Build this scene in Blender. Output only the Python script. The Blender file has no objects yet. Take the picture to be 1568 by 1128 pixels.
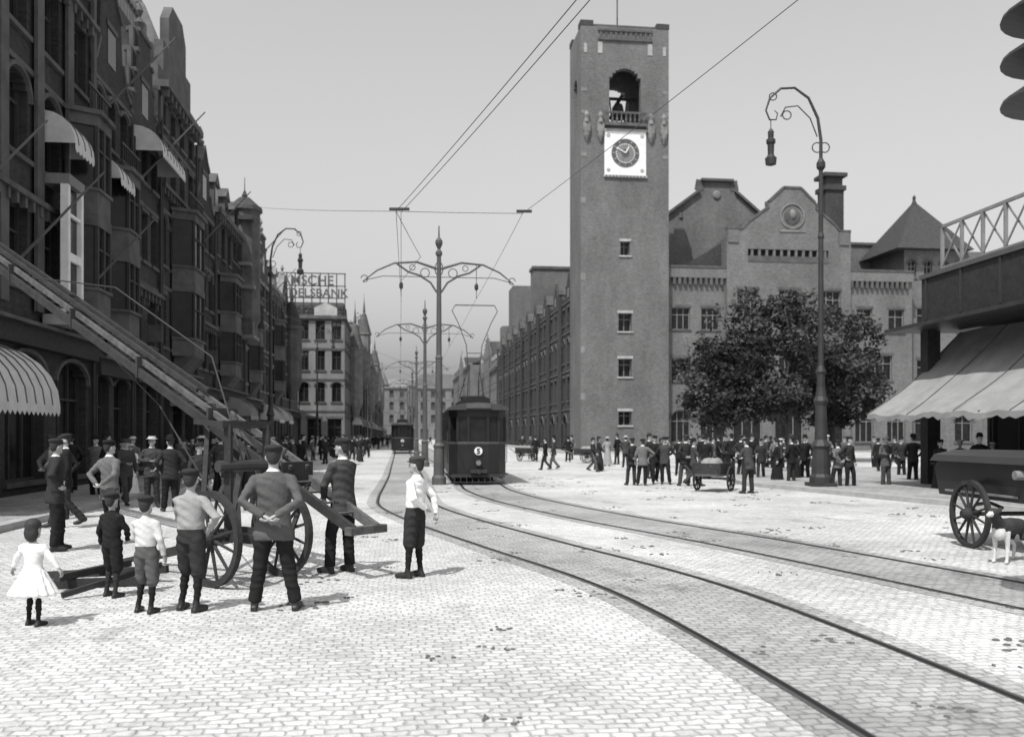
import bpy, bmesh, math, random
from mathutils import Vector, Matrix
from mathutils.bvhtree import BVHTree
R=random.Random(11)
TH=math.radians(7)
STREET=Matrix.Rotation(TH,4,'Z')
T=Matrix.Translation
def RZ(deg): return Matrix.Rotation(math.radians(deg),4,'Z')
scene=bpy.context.scene
def link(o): scene.collection.objects.link(o); return o

# ---------------------------------------------------------------- materials
def new_mat(name):
    m=bpy.data.materials.new(name); m.use_nodes=True
    nt=m.node_tree; b=nt.nodes['Principled BSDF']; return m,nt,b
def g(v): return (v,v,v,1)
def mat(name,val,rough=.8,var=.18,scale=2.0,bump=.0,bscale=40,metal=0,streak=0,spec=.3):
    m,nt,b=new_mat(name); N=nt.nodes; L=nt.links
    tc=N.new('ShaderNodeTexCoord'); mp=N.new('ShaderNodeMapping')
    mp.inputs['Scale'].default_value=(1,1,.25 if streak else 1)
    L.new(tc.outputs['Object'],mp.inputs[0])
    n=N.new('ShaderNodeTexNoise'); n.inputs['Scale'].default_value=scale; n.inputs['Detail'].default_value=7; n.inputs['Roughness'].default_value=.65
    L.new(mp.outputs[0],n.inputs['Vector'])
    r=N.new('ShaderNodeValToRGB'); r.color_ramp.elements[0].position=.3; r.color_ramp.elements[1].position=.7
    r.color_ramp.elements[0].color=g(val*(1-var)); r.color_ramp.elements[1].color=g(min(.85,val*(1+var)))
    L.new(n.outputs[0],r.inputs[0]); L.new(r.outputs[0],b.inputs['Base Color'])
    b.inputs['Roughness'].default_value=rough; b.inputs['Metallic'].default_value=metal
    b.inputs['Specular IOR Level'].default_value=spec
    if bump:
        n2=N.new('ShaderNodeTexNoise'); n2.inputs['Scale'].default_value=bscale; n2.inputs['Detail'].default_value=4
        L.new(tc.outputs['Object'],n2.inputs['Vector'])
        bp=N.new('ShaderNodeBump'); bp.inputs['Strength'].default_value=bump; bp.inputs['Distance'].default_value=.02
        L.new(n2.outputs[0],bp.inputs['Height']); L.new(bp.outputs[0],b.inputs['Normal'])
    return m
def brick(name,val,var=.3,mort=1.15):
    m,nt,b=new_mat(name); N=nt.nodes; L=nt.links
    tc=N.new('ShaderNodeTexCoord'); sp=N.new('ShaderNodeSeparateXYZ'); L.new(tc.outputs['Object'],sp.inputs[0])
    ad=N.new('ShaderNodeMath'); L.new(sp.outputs[0],ad.inputs[0]); L.new(sp.outputs[1],ad.inputs[1])
    cb=N.new('ShaderNodeCombineXYZ'); L.new(ad.outputs[0],cb.inputs[0]); L.new(sp.outputs[2],cb.inputs[1])
    br=N.new('ShaderNodeTexBrick'); L.new(cb.outputs[0],br.inputs['Vector'])
    br.inputs['Scale'].default_value=1; br.inputs['Brick Width'].default_value=.24; br.inputs['Row Height'].default_value=.08; br.inputs['Mortar Size'].default_value=.01
    br.inputs['Color1'].default_value=g(val*.8); br.inputs['Color2'].default_value=g(val*1.2); br.inputs['Mortar'].default_value=g(val*mort)
    def noise(sc,det,lo,hi,o0,o1,ms):
        mp=N.new('ShaderNodeMapping'); mp.inputs['Scale'].default_value=ms; L.new(tc.outputs['Object'],mp.inputs[0])
        n=N.new('ShaderNodeTexNoise'); n.inputs['Scale'].default_value=sc; n.inputs['Detail'].default_value=det; n.inputs['Roughness'].default_value=.75
        L.new(mp.outputs[0],n.inputs['Vector'])
        r=N.new('ShaderNodeMapRange'); r.inputs[1].default_value=lo; r.inputs[2].default_value=hi; r.inputs[3].default_value=o0; r.inputs[4].default_value=o1
        L.new(n.outputs[0],r.inputs[0]); return r
    r1=noise(.45,10,.3,.7,1-var,1+var,(1,1,.3)); r2=noise(.12,6,.35,.65,.85,1.15,(1,1,1)); r3=noise(3.5,6,.3,.7,.84,1.16,(1,1,2.5))
    m1=N.new('ShaderNodeMath'); m1.operation='MULTIPLY'; L.new(r1.outputs[0],m1.inputs[0]); L.new(r2.outputs[0],m1.inputs[1])
    m2=N.new('ShaderNodeMath'); m2.operation='MULTIPLY'; L.new(m1.outputs[0],m2.inputs[0]); L.new(r3.outputs[0],m2.inputs[1])
    mx=N.new('ShaderNodeVectorMath'); mx.operation='SCALE'; L.new(br.outputs['Color'],mx.inputs[0]); L.new(m2.outputs[0],mx.inputs['Scale'])
    L.new(mx.outputs[0],b.inputs['Base Color']); b.inputs['Roughness'].default_value=.9; b.inputs['Specular IOR Level'].default_value=.15
    return m
def setts(name,a,bw=.135,rh=.095,mortar=.68,stain=.34):
    m,nt,b=new_mat(name); N=nt.nodes; L=nt.links
    tc=N.new('ShaderNodeTexCoord')
    n0=N.new('ShaderNodeTexNoise'); n0.inputs['Scale'].default_value=2.6; n0.inputs['Detail'].default_value=7; n0.inputs['Roughness'].default_value=.62; L.new(tc.outputs['Object'],n0.inputs['Vector'])
    s1=N.new('ShaderNodeVectorMath'); s1.operation='SCALE'; s1.inputs['Scale'].default_value=.2; L.new(n0.outputs['Color'],s1.inputs[0])
    s2=N.new('ShaderNodeVectorMath'); s2.operation='ADD'; L.new(tc.outputs['Object'],s2.inputs[0]); L.new(s1.outputs[0],s2.inputs[1])
    br=N.new('ShaderNodeTexBrick'); L.new(s2.outputs[0],br.inputs['Vector']); br.inputs['Scale'].default_value=1
    br.inputs['Brick Width'].default_value=bw; br.inputs['Row Height'].default_value=rh; br.inputs['Mortar Size'].default_value=.016; br.inputs['Mortar Smooth'].default_value=1
    br.inputs['Color1'].default_value=g(a*.84); br.inputs['Color2'].default_value=g(a*1.1); br.inputs['Mortar'].default_value=g(a*mortar)
    def noise(sc,det,ro,lo,hi,o0,o1,mscale=(1,1,1)):
        n=N.new('ShaderNodeTexNoise'); n.inputs['Scale'].default_value=sc; n.inputs['Detail'].default_value=det; n.inputs['Roughness'].default_value=ro
        mp=N.new('ShaderNodeMapping'); mp.inputs['Scale'].default_value=mscale; L.new(tc.outputs['Object'],mp.inputs[0]); L.new(mp.outputs[0],n.inputs['Vector'])
        r=N.new('ShaderNodeMapRange'); r.inputs[1].default_value=lo; r.inputs[2].default_value=hi; r.inputs[3].default_value=o0; r.inputs[4].default_value=o1
        L.new(n.outputs[0],r.inputs[0]); return n,r
    _,r1=noise(.22,10,.7,.38,.66,1+stain*.2,1-stain)
    _,r2=noise(2.3,9,.75,.58,.72,1,.5)
    _,r3=noise(7,7,.8,.3,.7,.78,1.18)
    _,r4=noise(.5,9,.75,.57,.66,1,.58,(1,.6,1))
    cur=r1
    for rr in (r2,r3,r4):
        mm=N.new('ShaderNodeMath'); mm.operation='MULTIPLY'; L.new(cur.outputs[0],mm.inputs[0]); L.new(rr.outputs[0],mm.inputs[1]); cur=mm
    mx=N.new('ShaderNodeVectorMath'); mx.operation='SCALE'; L.new(br.outputs['Color'],mx.inputs[0]); L.new(cur.outputs[0],mx.inputs['Scale'])
    L.new(mx.outputs[0],b.inputs['Base Color']); b.inputs['Roughness'].default_value=.7; b.inputs['Specular IOR Level'].default_value=.3
    n4=N.new('ShaderNodeTexNoise'); n4.inputs['Scale'].default_value=16; n4.inputs['Detail'].default_value=4; L.new(tc.outputs['Object'],n4.inputs['Vector'])
    m4=N.new('ShaderNodeMath'); m4.operation='MULTIPLY_ADD'; m4.inputs[1].default_value=-.6; L.new(br.outputs['Fac'],m4.inputs[0]); L.new(n4.outputs[0],m4.inputs[2])
    bp=N.new('ShaderNodeBump'); bp.inputs['Strength'].default_value=.9; bp.inputs['Distance'].default_value=.02
    L.new(m4.outputs[0],bp.inputs['Height']); L.new(bp.outputs[0],b.inputs['Normal'])
    return m

M_SETT=setts('setts_granite',.60)
M_BED=setts('setts_trackbed',.40,bw=.15,rh=.1,stain=.4)
M_PAVE=setts('pavement_clinker',.36,bw=.3,rh=.3)
M_KERB=mat('kerb_stone',.33,bump=.3)
M_GLASS=mat('window_glass',.015,rough=.18,var=.5,spec=.3)
M_GLASSF=mat('window_glass_far_haze',.07,rough=.3,var=.5,spec=.35)  # greyer glass paints distance haze into the far windows
M_FRAME=mat('window_frame_paint',.2)
M_FRAMED=mat('window_frame_dark',.045)
M_STONE=mat('pale_stone',.34,bump=.2,scale=1.2,var=.3)
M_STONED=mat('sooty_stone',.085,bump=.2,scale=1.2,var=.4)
M_STONEM=mat('grey_stone',.18,bump=.2,scale=1.2,var=.35)
M_SLATE=mat('slate',.045,scale=4,var=.35)
M_WHITE=mat('white_paint',.7,var=.12)
M_IRON=mat('iron_dark_paint',.035,rough=.5,var=.3)
M_IRONG=mat('iron_grey_paint',.085,rough=.5,var=.2)
M_STEEL=mat('rail_steel',.12,rough=.4,metal=.6)
M_GROOVE=mat('rail_groove',.012)
M_WOOD=mat('weathered_wood',.085,scale=6,var=.45,bump=.4)
M_WOODD=mat('dark_wood',.03,scale=6,var=.35,bump=.3)
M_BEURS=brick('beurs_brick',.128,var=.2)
M_BEURS_D=brick('beurs_brick_dark_shaded',.05)  # darker copy paints shade into the street side; also on chimneys and merlons
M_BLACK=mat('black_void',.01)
M_CANVAS=mat('awning_canvas',.24,var=.2,scale=1.5,bump=.3,bscale=5)
M_CANVASL=mat('awning_canvas_white',.5,var=.15)
M_CANVASD=mat('awning_canvas_dark',.10,var=.3)
M_LEAF1=mat('foliage_dark',.028,rough=.8,var=.4,spec=.1); M_LEAF2=mat('foliage_light',.07,rough=.75,var=.4,spec=.15)
M_BARK=mat('bark',.05,scale=8,bump=.6)

# ---------------------------------------------------------------- mesh builder
class P:
    def __init__(s,M=None): s.v=[];s.f=[];s.mi=[];s.mats=[];s.M=M or Matrix()
    def add(s,vs,fs,m):
        if m not in s.mats: s.mats.append(m)
        i=s.mats.index(m); o=len(s.v)
        s.v+= [s.M@Vector(a) for a in vs]; s.f+=[tuple(o+k for k in f) for f in fs]; s.mi+=[i]*len(fs)
    def box(s,x0,x1,y0,y1,z0,z1,m):
        if x1-x0<1e-5 or y1-y0<1e-5 or z1-z0<1e-5: return
        s.add([(x0,y0,z0),(x1,y0,z0),(x1,y1,z0),(x0,y1,z0),(x0,y0,z1),(x1,y0,z1),(x1,y1,z1),(x0,y1,z1)],
              [(0,3,2,1),(4,5,6,7),(0,1,5,4),(1,2,6,5),(2,3,7,6),(3,0,4,7)],m)
    def beam(s,a,b,w,h,m):
        a=Vector(a);b=Vector(b);d=(b-a).normalized(); up=Vector((0,0,1))
        if abs(d.z)>.97: up=Vector((0,1,0))
        sd=d.cross(up).normalized()*w/2; u=sd.cross(d).normalized()*h/2
        vs=[a-sd-u,a+sd-u,a+sd+u,a-sd+u,b-sd-u,b+sd-u,b+sd+u,b-sd+u]
        s.add(vs,[(0,1,2,3),(7,6,5,4),(0,4,5,1),(1,5,6,2),(2,6,7,3),(3,7,4,0)],m)
    def prism(s,poly,y0,y1,m):
        n=len(poly); vs=[(x,y0,z) for x,z in poly]+[(x,y1,z) for x,z in poly]
        s.add(vs,[tuple(range(n)),tuple(range(2*n-1,n-1,-1))]+[(i,i+n,(i+1)%n+n,(i+1)%n) for i in range(n)],m)
    def prismx(s,poly,x0,x1,m):
        n=len(poly); vs=[(x0,y,z) for y,z in poly]+[(x1,y,z) for y,z in poly]
        s.add(vs,[tuple(range(n)),tuple(range(2*n-1,n-1,-1))]+[(i,i+n,(i+1)%n+n,(i+1)%n) for i in range(n)],m)
    def tube(s,pts,rs,m,n=8,asp=1.0,ref=(0,0,1)):
        pts=[Vector(p) for p in pts]; 
        if not hasattr(rs,'__len__'): rs=[rs]*len(pts)
        vs=[];fs=[];prev=None
        for i,p in enumerate(pts):
            d=(pts[min(i+1,len(pts)-1)]-pts[max(i-1,0)]).normalized()
            if prev is None:
                rf=Vector(ref)
                if abs(d.dot(rf))>.95: rf=Vector((0,1,0)) if abs(d.y)<.9 else Vector((1,0,0))
                a=(rf-d*d.dot(rf)).normalized()
            else:
                a=(prev-d*d.dot(prev)).normalized()
            prev=a; b=d.cross(a)
            for k in range(n):
                t=2*math.pi*k/n; vs.append(p+(a*math.cos(t)+b*math.sin(t)*asp)*rs[i])
        for i in range(len(pts)-1):
            for k in range(n):
                fs.append((i*n+k,i*n+(k+1)%n,(i+1)*n+(k+1)%n,(i+1)*n+k))
        fs.append(tuple(range(n-1,-1,-1))); o=(len(pts)-1)*n; fs.append(tuple(o+k for k in range(n)))
        s.add(vs,fs,m)
    def rings(s,rs,m,n=20):
        vs=[];fs=[]
        for cx,cy,z,rx,ry in rs:
            for k in range(n):
                t=2*math.pi*k/n; vs.append((cx+rx*math.cos(t),cy+ry*math.sin(t),z))
        for i in range(len(rs)-1):
            for k in range(n): fs.append((i*n+k,i*n+(k+1)%n,(i+1)*n+(k+1)%n,(i+1)*n+k))
        fs.append(tuple(range(n-1,-1,-1))); o=(len(rs)-1)*n; fs.append(tuple(o+k for k in range(n)))
        s.add(vs,fs,m)
    def lathe(s,c,prof,m,n=12): s.rings([(c[0],c[1],c[2]+z,r,r) for r,z in prof],m,n)
    def ell(s,c,r,m,n=12,k=8):
        rs=[]
        for i in range(k+1):
            a=-math.pi/2+math.pi*i/k; q=max(.02,math.cos(a)); rs.append((c[0],c[1],c[2]+r[2]*math.sin(a),r[0]*q,r[1]*q))
        s.rings(rs,m,n)
    def wheel(s,c,axis,r,m,ns=12,rim=.05,wd=.05,hub=.09):
        c=Vector(c); ax=Vector(axis).normalized(); up=Vector((0,0,1)); e=ax.cross(up).normalized(); n=36
        vs=[];fs=[]
        for k in range(n):
            t=2*math.pi*k/n; d=e*math.cos(t)+up*math.sin(t)
            vs+=[c+d*r+ax*wd/2,c+d*r-ax*wd/2,c+d*(r-rim)-ax*wd/2,c+d*(r-rim)+ax*wd/2]
        for k in range(n):
            a=4*k;b=4*((k+1)%n)
            for j in range(4): fs.append((a+j,a+(j+1)%4,b+(j+1)%4,b+j))
        s.add(vs,fs,m)
        for k in range(ns):
            t=2*math.pi*(k+.5)/ns; d=e*math.cos(t)+up*math.sin(t)
            s.tube([c+d*hub*.6,c+d*(r-rim*.7)],[.024,.017],m,n=6)
        s.tube([c-ax*.14,c-ax*.06,c+ax*.06,c+ax*.14],[hub*.55,hub,hub,hub*.55],m,n=12)
    def mesh(s,name):
        me=bpy.data.meshes.new(name); me.from_pydata([tuple(a) for a in s.v],[],s.f); 
        for m in s.mats:
            if isinstance(m,bpy.types.Material): me.materials.append(m)
        me.polygons.foreach_set('material_index',s.mi); me.update(); return me
    def obj(s,name,parent=None,smooth=False,bevel=0,M=None):
        me=s.mesh(name)
        bm=bmesh.new(); bm.from_mesh(me); bmesh.ops.recalc_face_normals(bm,faces=bm.faces); bm.to_mesh(me); bm.free()
        o=link(bpy.data.objects.new(name,me))
        if smooth:
            me.polygons.foreach_set('use_smooth',[True]*len(me.polygons))
        if parent: o.parent=parent
        if M is not None: o.matrix_world=M
        if bevel:
            b=o.modifiers.new('bevel','BEVEL'); b.width=bevel; b.segments=2; b.limit_method='ANGLE'
        return o
def root(name,M=None):
    e=link(bpy.data.objects.new(name,None)); e.empty_display_size=.3
    if M is not None: e.matrix_world=M
    return e

# ---------------------------------------------------------------- facade
GLZ=[M_GLASS]
def facade(W,G,s0,s1,z0,storeys,wall,trim,th=.4,frame=None,course=True):
    frame=frame or M_FRAMED; z=z0
    for st in storeys:
        h=st['h']; n=st.get('n',0)
        if n==0: W.box(s0,s1,0,th,z,z+h,wall)
        else:
            bw=(s1-s0)/n; w=min(st['w'],bw-.15); sill=st['sill']; oh=st['oh']; arch=st.get('arch',0)
            for i in range(n):
                c0=s0+i*bw; a=c0+(bw-w)/2; b=a+w; top=z+sill+oh
                W.box(c0,a,0,th,z,z+h,wall); W.box(b,c0+bw,0,th,z,z+h,wall); W.box(a,b,0,th,z,z+sill,wall)
                if arch:
                    r=w/2; sp=top-r*arch; K=10
                    for k in range(K):
                        xa=a+w*k/K; xb=a+w*(k+1)/K; xm=(xa+xb)/2-(a+b)/2
                        zc=sp+math.sqrt(max(0,r*r-xm*xm))*arch; W.box(xa,xb,0,th,zc,z+h,wall)
                    pts=[]
                    for k in range(K+1):
                        t=math.pi-math.pi*k/K; pts.append(((a+b)/2+(r+.13)*math.cos(t),-.03,sp+(r+.13)*arch*math.sin(t)))
                    if trim: W.tube(pts,.09,trim,n=5)
                else:
                    W.box(a,b,0,th,top,z+h,wall)
                    if trim: W.box(a-.12,b+.12,-.06,-.002,top,top+.26,trim)
                if sill>.2 and trim: W.box(a-.14,b+.14,-.12,-.002,z+sill-.14,z+sill,trim)
                if not st.get('open'):
                    yg=th-.06
                    G.add([(a,yg,z+sill),(b,yg,z+sill),(b,yg,top),(a,yg,top)],[(0,1,2,3)],GLZ[0])
                    f=.07; y0=th-.16;y1=yg-.004
                    if R.random()<.35 and h<4.1 and not st.get('noblind'):
                        zb=top-oh*R.choice([.25,.4,.5]); G.box(a+f,b-f,yg-.03,yg-.01,zb,top-f,R.choice([M_STONEM,M_FRAME,M_CANVASD]))
                    G.box(a,a+f,y0,y1,z+sill,top,frame); G.box(b-f,b,y0,y1,z+sill,top,frame)
                    G.box(a+f,b-f,y0,y1,z+sill,z+sill+f,frame); G.box(a+f,b-f,y0,y1,top-f,top,frame)
                    zt=z+sill+oh*.66; G.box(a+f,b-f,y0+.01,y1,zt,zt+f,frame)
                    nm=st.get('mull',1)
                    for q in range(nm):
                        xc=a+w*(q+1)/(nm+1); G.box(xc-f/2,xc+f/2,y0+.02,y1,z+sill+f,top-f,frame)
        z+=h
        if course and trim: W.box(s0,s1,-.09,-.003,z-.16,z,trim)
    return z

def curtain_awning(A,x0,x1,z1,drop,out,m):
    K=6; c=[]
    for k in range(K+1):
        t=k/K; c.append((-.03-(out-.03)*math.sin(t*math.pi/2)**.8, z1-drop*(1-math.cos(t*math.pi/2))*.75-drop*.25*t))
    for (ya,za),(yb,zb) in zip(c,c[1:]): A.add([(x0,ya,za),(x1,ya,za),(x1,yb,zb),(x0,yb,zb)],[(0,1,2,3)],m)
    for x in (x0,x1): A.add([(x,ya,za) for ya,za in c]+[(x,-.03,z1-drop)],[tuple(range(K+2))],m)
    n=max(3,int((x1-x0)/.25))
    for k in range(n):
        a=x0+(x1-x0)*k/n;b=x0+(x1-x0)*(k+1)/n
        A.add([(a,-out,z1-drop),(b,-out,z1-drop),(b,-out,z1-drop-.16),((a+b)/2,-out,z1-drop-.26),(a,-out,z1-drop-.16)],[(0,1,2,3,4)],m)
        if k%2: A.tube([(a,y-.005,z+.012) for y,z in c],.02,M_CANVASD,n=4)

def std(h,n,w,oh,arch=0,sill=.9,mull=1): return dict(h=h,n=n,w=w,oh=oh,arch=arch,sill=sill,mull=mull)

def house(name,u,v0,v1,storeys,wallval,trim,gable=None,roofm=None,face='L',depth=11,awn=None,frame=None,shop=True,extra=None,plaster=None):
    w=v1-v0-.006
    if face=='L': M=STREET@T((u,v0+.003,0))@RZ(90)
    else: M=STREET@T((u,v1-.003,0))@RZ(-90)
    e=root(name,M)
    W=P();G=P();Rf=P()
    wall=brick(name+'_wall',wallval) if not plaster else mat(name+'_plaster',wallval,var=.2,streak=1)  # streaked plaster wall in place of brick
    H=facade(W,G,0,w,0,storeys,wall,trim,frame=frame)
    W.box(0,w,.402,depth,0,H-.02,wall)
    for x in (.12,w-.12): W.tube([(x,-.14,.2),(x,-.14,H-.4)],.06,M_IRON,n=6)
    rm=roofm or M_SLATE
    if gable in (None,'flat','mansard','balustrade'):
        W.box(-.0,w,-.45,.5,H,H+.3,trim or wall); 
        for k in range(int(w/.7)): W.box(.2+k*.7,.42+k*.7,-.38,-.095,H-.35,H-.002,trim or wall)
        Hc=H+.3
        if gable=='mansard':
            Rf.prismx([(.0,Hc),(depth,Hc),(depth-1.5,Hc+2.8),(1.5,Hc+2.8)],0.02,w-.02,rm)
            nd=max(1,int(w/2.8))
            for k in range(nd):
                c=w*(k+.5)/nd; W.box(c-.6,c+.6,.15,1.8,Hc,Hc+1.6,trim or wall); G.box(c-.4,c+.4,.12,.147,Hc+.3,Hc+1.4,M_GLASS)
                W.prism([(c-.8,Hc+1.6),(c+.8,Hc+1.6),(c,Hc+2.3)],.05,1.9,trim or wall)
        elif gable=='balustrade':
            W.box(0,w,-.1,.15,Hc+.9,Hc+1.05,trim)
            for k in range(int(w/.35)): W.lathe((.17+k*.35,.02,Hc),[(.06,0),(.09,.25),(.04,.6),(.07,.9)],trim,6)
            Rf.prismx([(1.2,Hc),(depth,Hc),(depth-3,Hc+3.2),(3.2,Hc+3.2)],.2,w-.2,rm)
        else:
            Rf.prismx([(.5,Hc),(depth,Hc),(depth/2,Hc+2.2)],0.02,w-.02,rm)
    else:
        gh=gable[1]; c=w/2
        if gable[0]=='tri': poly=[(0,H),(w,H),(w,H+.5),(c+.5,H+gh),(c-.5,H+gh),(0,H+.5)]
        elif gable[0]=='step':
            n=5; pl=[];pr=[]
            for k in range(n):
                x=(w/2-.6)*k/n; z=H+gh*(k+.6)/n
                zb=H+gh*(k-.4)/n if k else H
                pl+=[(x,zb),(x,z)]; pr=[(w-x,z),(w-x,zb)]+pr
            poly=pl+pr
        else:
            poly=[(0,H),(0,H+.4),(w*.1,H+.6),(w*.2,H+gh*.35),(w*.24,H+gh*.7),(w*.36,H+gh*.8),(w*.5,H+gh),(w*.64,H+gh*.8),(w*.76,H+gh*.7),(w*.8,H+gh*.35),(w*.9,H+.6),(w,H+.4),(w,H)]
        W.prism(poly,0,.4,wall)
        for (xa,za),(xb,zb) in zip(poly,poly[1:]+poly[:1]):
            if za>H+.1 or zb>H+.1:
                if trim: W.beam((xa,.2,za+.03),(xb,.2,zb+.03),.56,.16,trim)
        G.box(c-.45,c+.45,-.02,.3,H+gh*.22,H+gh*.22+1.3,M_GLASS); 
        if trim:
            W.box(c-.6,c+.6,-.06,-.022,H+gh*.22+1.3,H+gh*.22+1.5,trim)
            W.lathe((c,.2,H+gh),[(.12,0),(.22,.25),(.05,.5),(.16,.75),(.02,1.1)],trim,8)
        Rf.prism([(.05,H),(w-.05,H),(c,H+gh*.86)],.42,depth,rm)
    for cx in (w*.15,w*.82):
        ch=H+(3.4 if gable else 2.8); W.box(cx-.35,cx+.35,4,4.7,H-.2,ch,wall); W.box(cx-.43,cx+.43,3.92,4.78,ch,ch+.15,trim or wall)
        for q in (-.18,.18): W.lathe((cx+q,4.35,ch+.15),[(.11,0),(.09,.5)],M_STONED,8)
    if awn:
        A=P()
        for a in awn: curtain_awning(A,*a)
        A.obj('awnings',e)
    if shop:
        W.box(.1,w-.1,-.32,-.005,storeys[0]['h']-.75,storeys[0]['h']-.2,M_WOODD)
        W.box(.1,w-.1,-.5,-.005,storeys[0]['h']-.2,storeys[0]['h']-.1,trim or wall)
    if extra: extra(W,G,Rf,H,w)
    W.obj('walls',e); G.obj('windows',e); Rf.obj('roof',e)
    return e

def turret(W,cx,cy,z0,z1,r,m,cap,hcap=3.5):
    W.lathe((cx,cy,0),[(r*.3,z0-1.6),(r,z0),(r,z1),(r*1.15,z1+.1),(r*1.15,z1+.35)],m,10)
    W.lathe((cx,cy,z1+.35),[(r*1.1,0),(r*.75,hcap*.25),(r*.35,hcap*.55),(r*.15,hcap*.6),(r*.2,hcap*.65),(.03,hcap),(.02,hcap+.8)],cap,10)
def signboard(W,x,z0,z1,out,m):
    W.box(x-.04,x+.04,-out,-.15,z0,z1,m); W.tube([(x,-.02,z1+.15),(x,-out-.1,z1+.15)],.025,M_IRON,n=5); W.tube([(x,-.02,z1+.8),(x,-out,z1+.15)],.015,M_IRON,n=5)
def flagpole(W,x,z): W.tube([(x,-.05,z),(x+.3,-2.6,z+3.0)],[.05,.025],M_IRONG,n=6)
def oriel(W,G,x0,x1,z0,z1,out,trim,floors=2):
    # canted bay window on corbels, one or more floors
    c=.45
    def pl(o=0,yy=0): return [(x0-o,-.1),(x0+c-o*.5,-out-o),(x1-c+o*.5,-out-o),(x1+o,-.1)]
    def slab_(za,zb,o,m):
        p=pl(o); n=4; W.add([(x,y,za) for x,y in p]+[(x,y,zb) for x,y in p],[(3,2,1,0),(4,5,6,7)]+[(i,(i+1)%n,(i+1)%n+n,i+n) for i in range(n)],m)
    fh=(z1-z0)/floors
    W.prismx([(-.1,z0-1.0),(-.1,z0),(-out,z0),(-out*.6,z0-.4)],x0+.3,x1-.3,trim)
    for f in range(floors):
        za=z0+f*fh; slab_(za,za+.75,0,trim); slab_(za+.751,za+.85,.07,trim); slab_(za+fh-.35,za+fh-.01,.03,trim)
        p=pl(-.06)
        G.add([(x,y,za+.85) for x,y in p]+[(x,y,za+fh-.35) for x,y in p],[(0,1,5,4),(1,2,6,5),(2,3,7,6)],M_GLASS)
        for x,y in pl(-.03)+[((x0+x1)/2,-out+.03)]: W.box(x-.06,x+.06,y-.05,y+.05,za+.85,za+fh-.35,M_FRAMED)
        zt=za+.85+(fh-1.2)*.62
        W.box(x0+c,x1-c,-out+.0,-out+.05,zt,zt+.07,M_FRAMED)
    slab_(z1,z1+.15,.15,trim)
    for k in range(int((x1-x0)/.25)): W.tube([(x0+.15+k*.25,-out*.85,z1+.15),(x0+.15+k*.25,-out*.85,z1+.85)],.02,M_IRON,n=4)
    W.box(x0,x1,-out*.85-.03,-out*.85+.03,z1+.85,z1+.92,M_IRON)
def consoles(W,w,zs,m):
    for z in zs:
        W.box(0.02,w-.02,-.32,-.095,z,z+.16,m)
        for k in range(int(w/.55)): W.box(.15+k*.55,.3+k*.55,-.26,-.095,z-.3,z-.002,m)

U=-10.4
def exA(W,G,Rf,H,w):
    x=10.0
    W.box(x,x+1.3,-.85,-.11,5.0,5.3,M_STONE); W.box(x,x+1.3,-.85,-.11,9.1,9.4,M_STONEM)
    for xx in (x,x+1.12): W.box(xx,xx+.18,-.82,-.6,5.3,9.1,M_WHITE)
    W.box(x+.18,x+1.12,-.79,-.7,6.9,7.15,M_WHITE); W.box(x+.18,x+1.12,-.79,-.7,8.2,8.3,M_WHITE);W.box(x+.18,x+1.12,-.79,-.7,5.3,5.6,M_WHITE)
    G.box(x+.18,x+1.12,-.68,-.65,5.3,9.1,M_GLASS)
    for q in (3.2,7.2,12.4): flagpole(W,q,5.8)
    for k in range(7): W.box(w*k/6-.25 if k else 0,min(w,w*k/6+.25),-.2,-.1,5.3,H-.4,M_STONED)
    consoles(W,w,(8.3,15.4),M_STONED); oriel(W,G,11.9,14.1,5.6,11.9,.9,M_STONED,2)
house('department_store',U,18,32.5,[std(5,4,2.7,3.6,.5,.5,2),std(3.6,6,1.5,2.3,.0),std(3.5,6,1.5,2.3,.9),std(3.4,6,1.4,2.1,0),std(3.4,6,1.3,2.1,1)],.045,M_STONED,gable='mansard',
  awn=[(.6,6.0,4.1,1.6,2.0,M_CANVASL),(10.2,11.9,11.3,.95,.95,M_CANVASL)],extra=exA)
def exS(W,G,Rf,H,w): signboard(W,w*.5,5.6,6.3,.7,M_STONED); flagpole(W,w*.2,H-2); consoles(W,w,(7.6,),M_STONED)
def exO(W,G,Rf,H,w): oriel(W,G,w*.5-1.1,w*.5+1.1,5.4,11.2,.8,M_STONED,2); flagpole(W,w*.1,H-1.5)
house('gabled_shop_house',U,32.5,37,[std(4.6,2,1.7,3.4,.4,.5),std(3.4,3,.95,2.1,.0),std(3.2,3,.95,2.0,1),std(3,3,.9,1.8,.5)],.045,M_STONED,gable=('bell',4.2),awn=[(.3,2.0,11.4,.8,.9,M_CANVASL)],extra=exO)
house('gabled_shop_house',U,37,41.2,[std(4.6,2,1.6,3.4,.0,.5),std(3.4,2,1.2,2.2,1),std(3.2,3,.9,2.0,0),std(2.6,3,.8,1.7,.5)],.05,M_STONED,gable=('step',4.6),awn=[(.2,4.0,13.9,1.0,1.2,M_CANVASL)],extra=exS)
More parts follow.
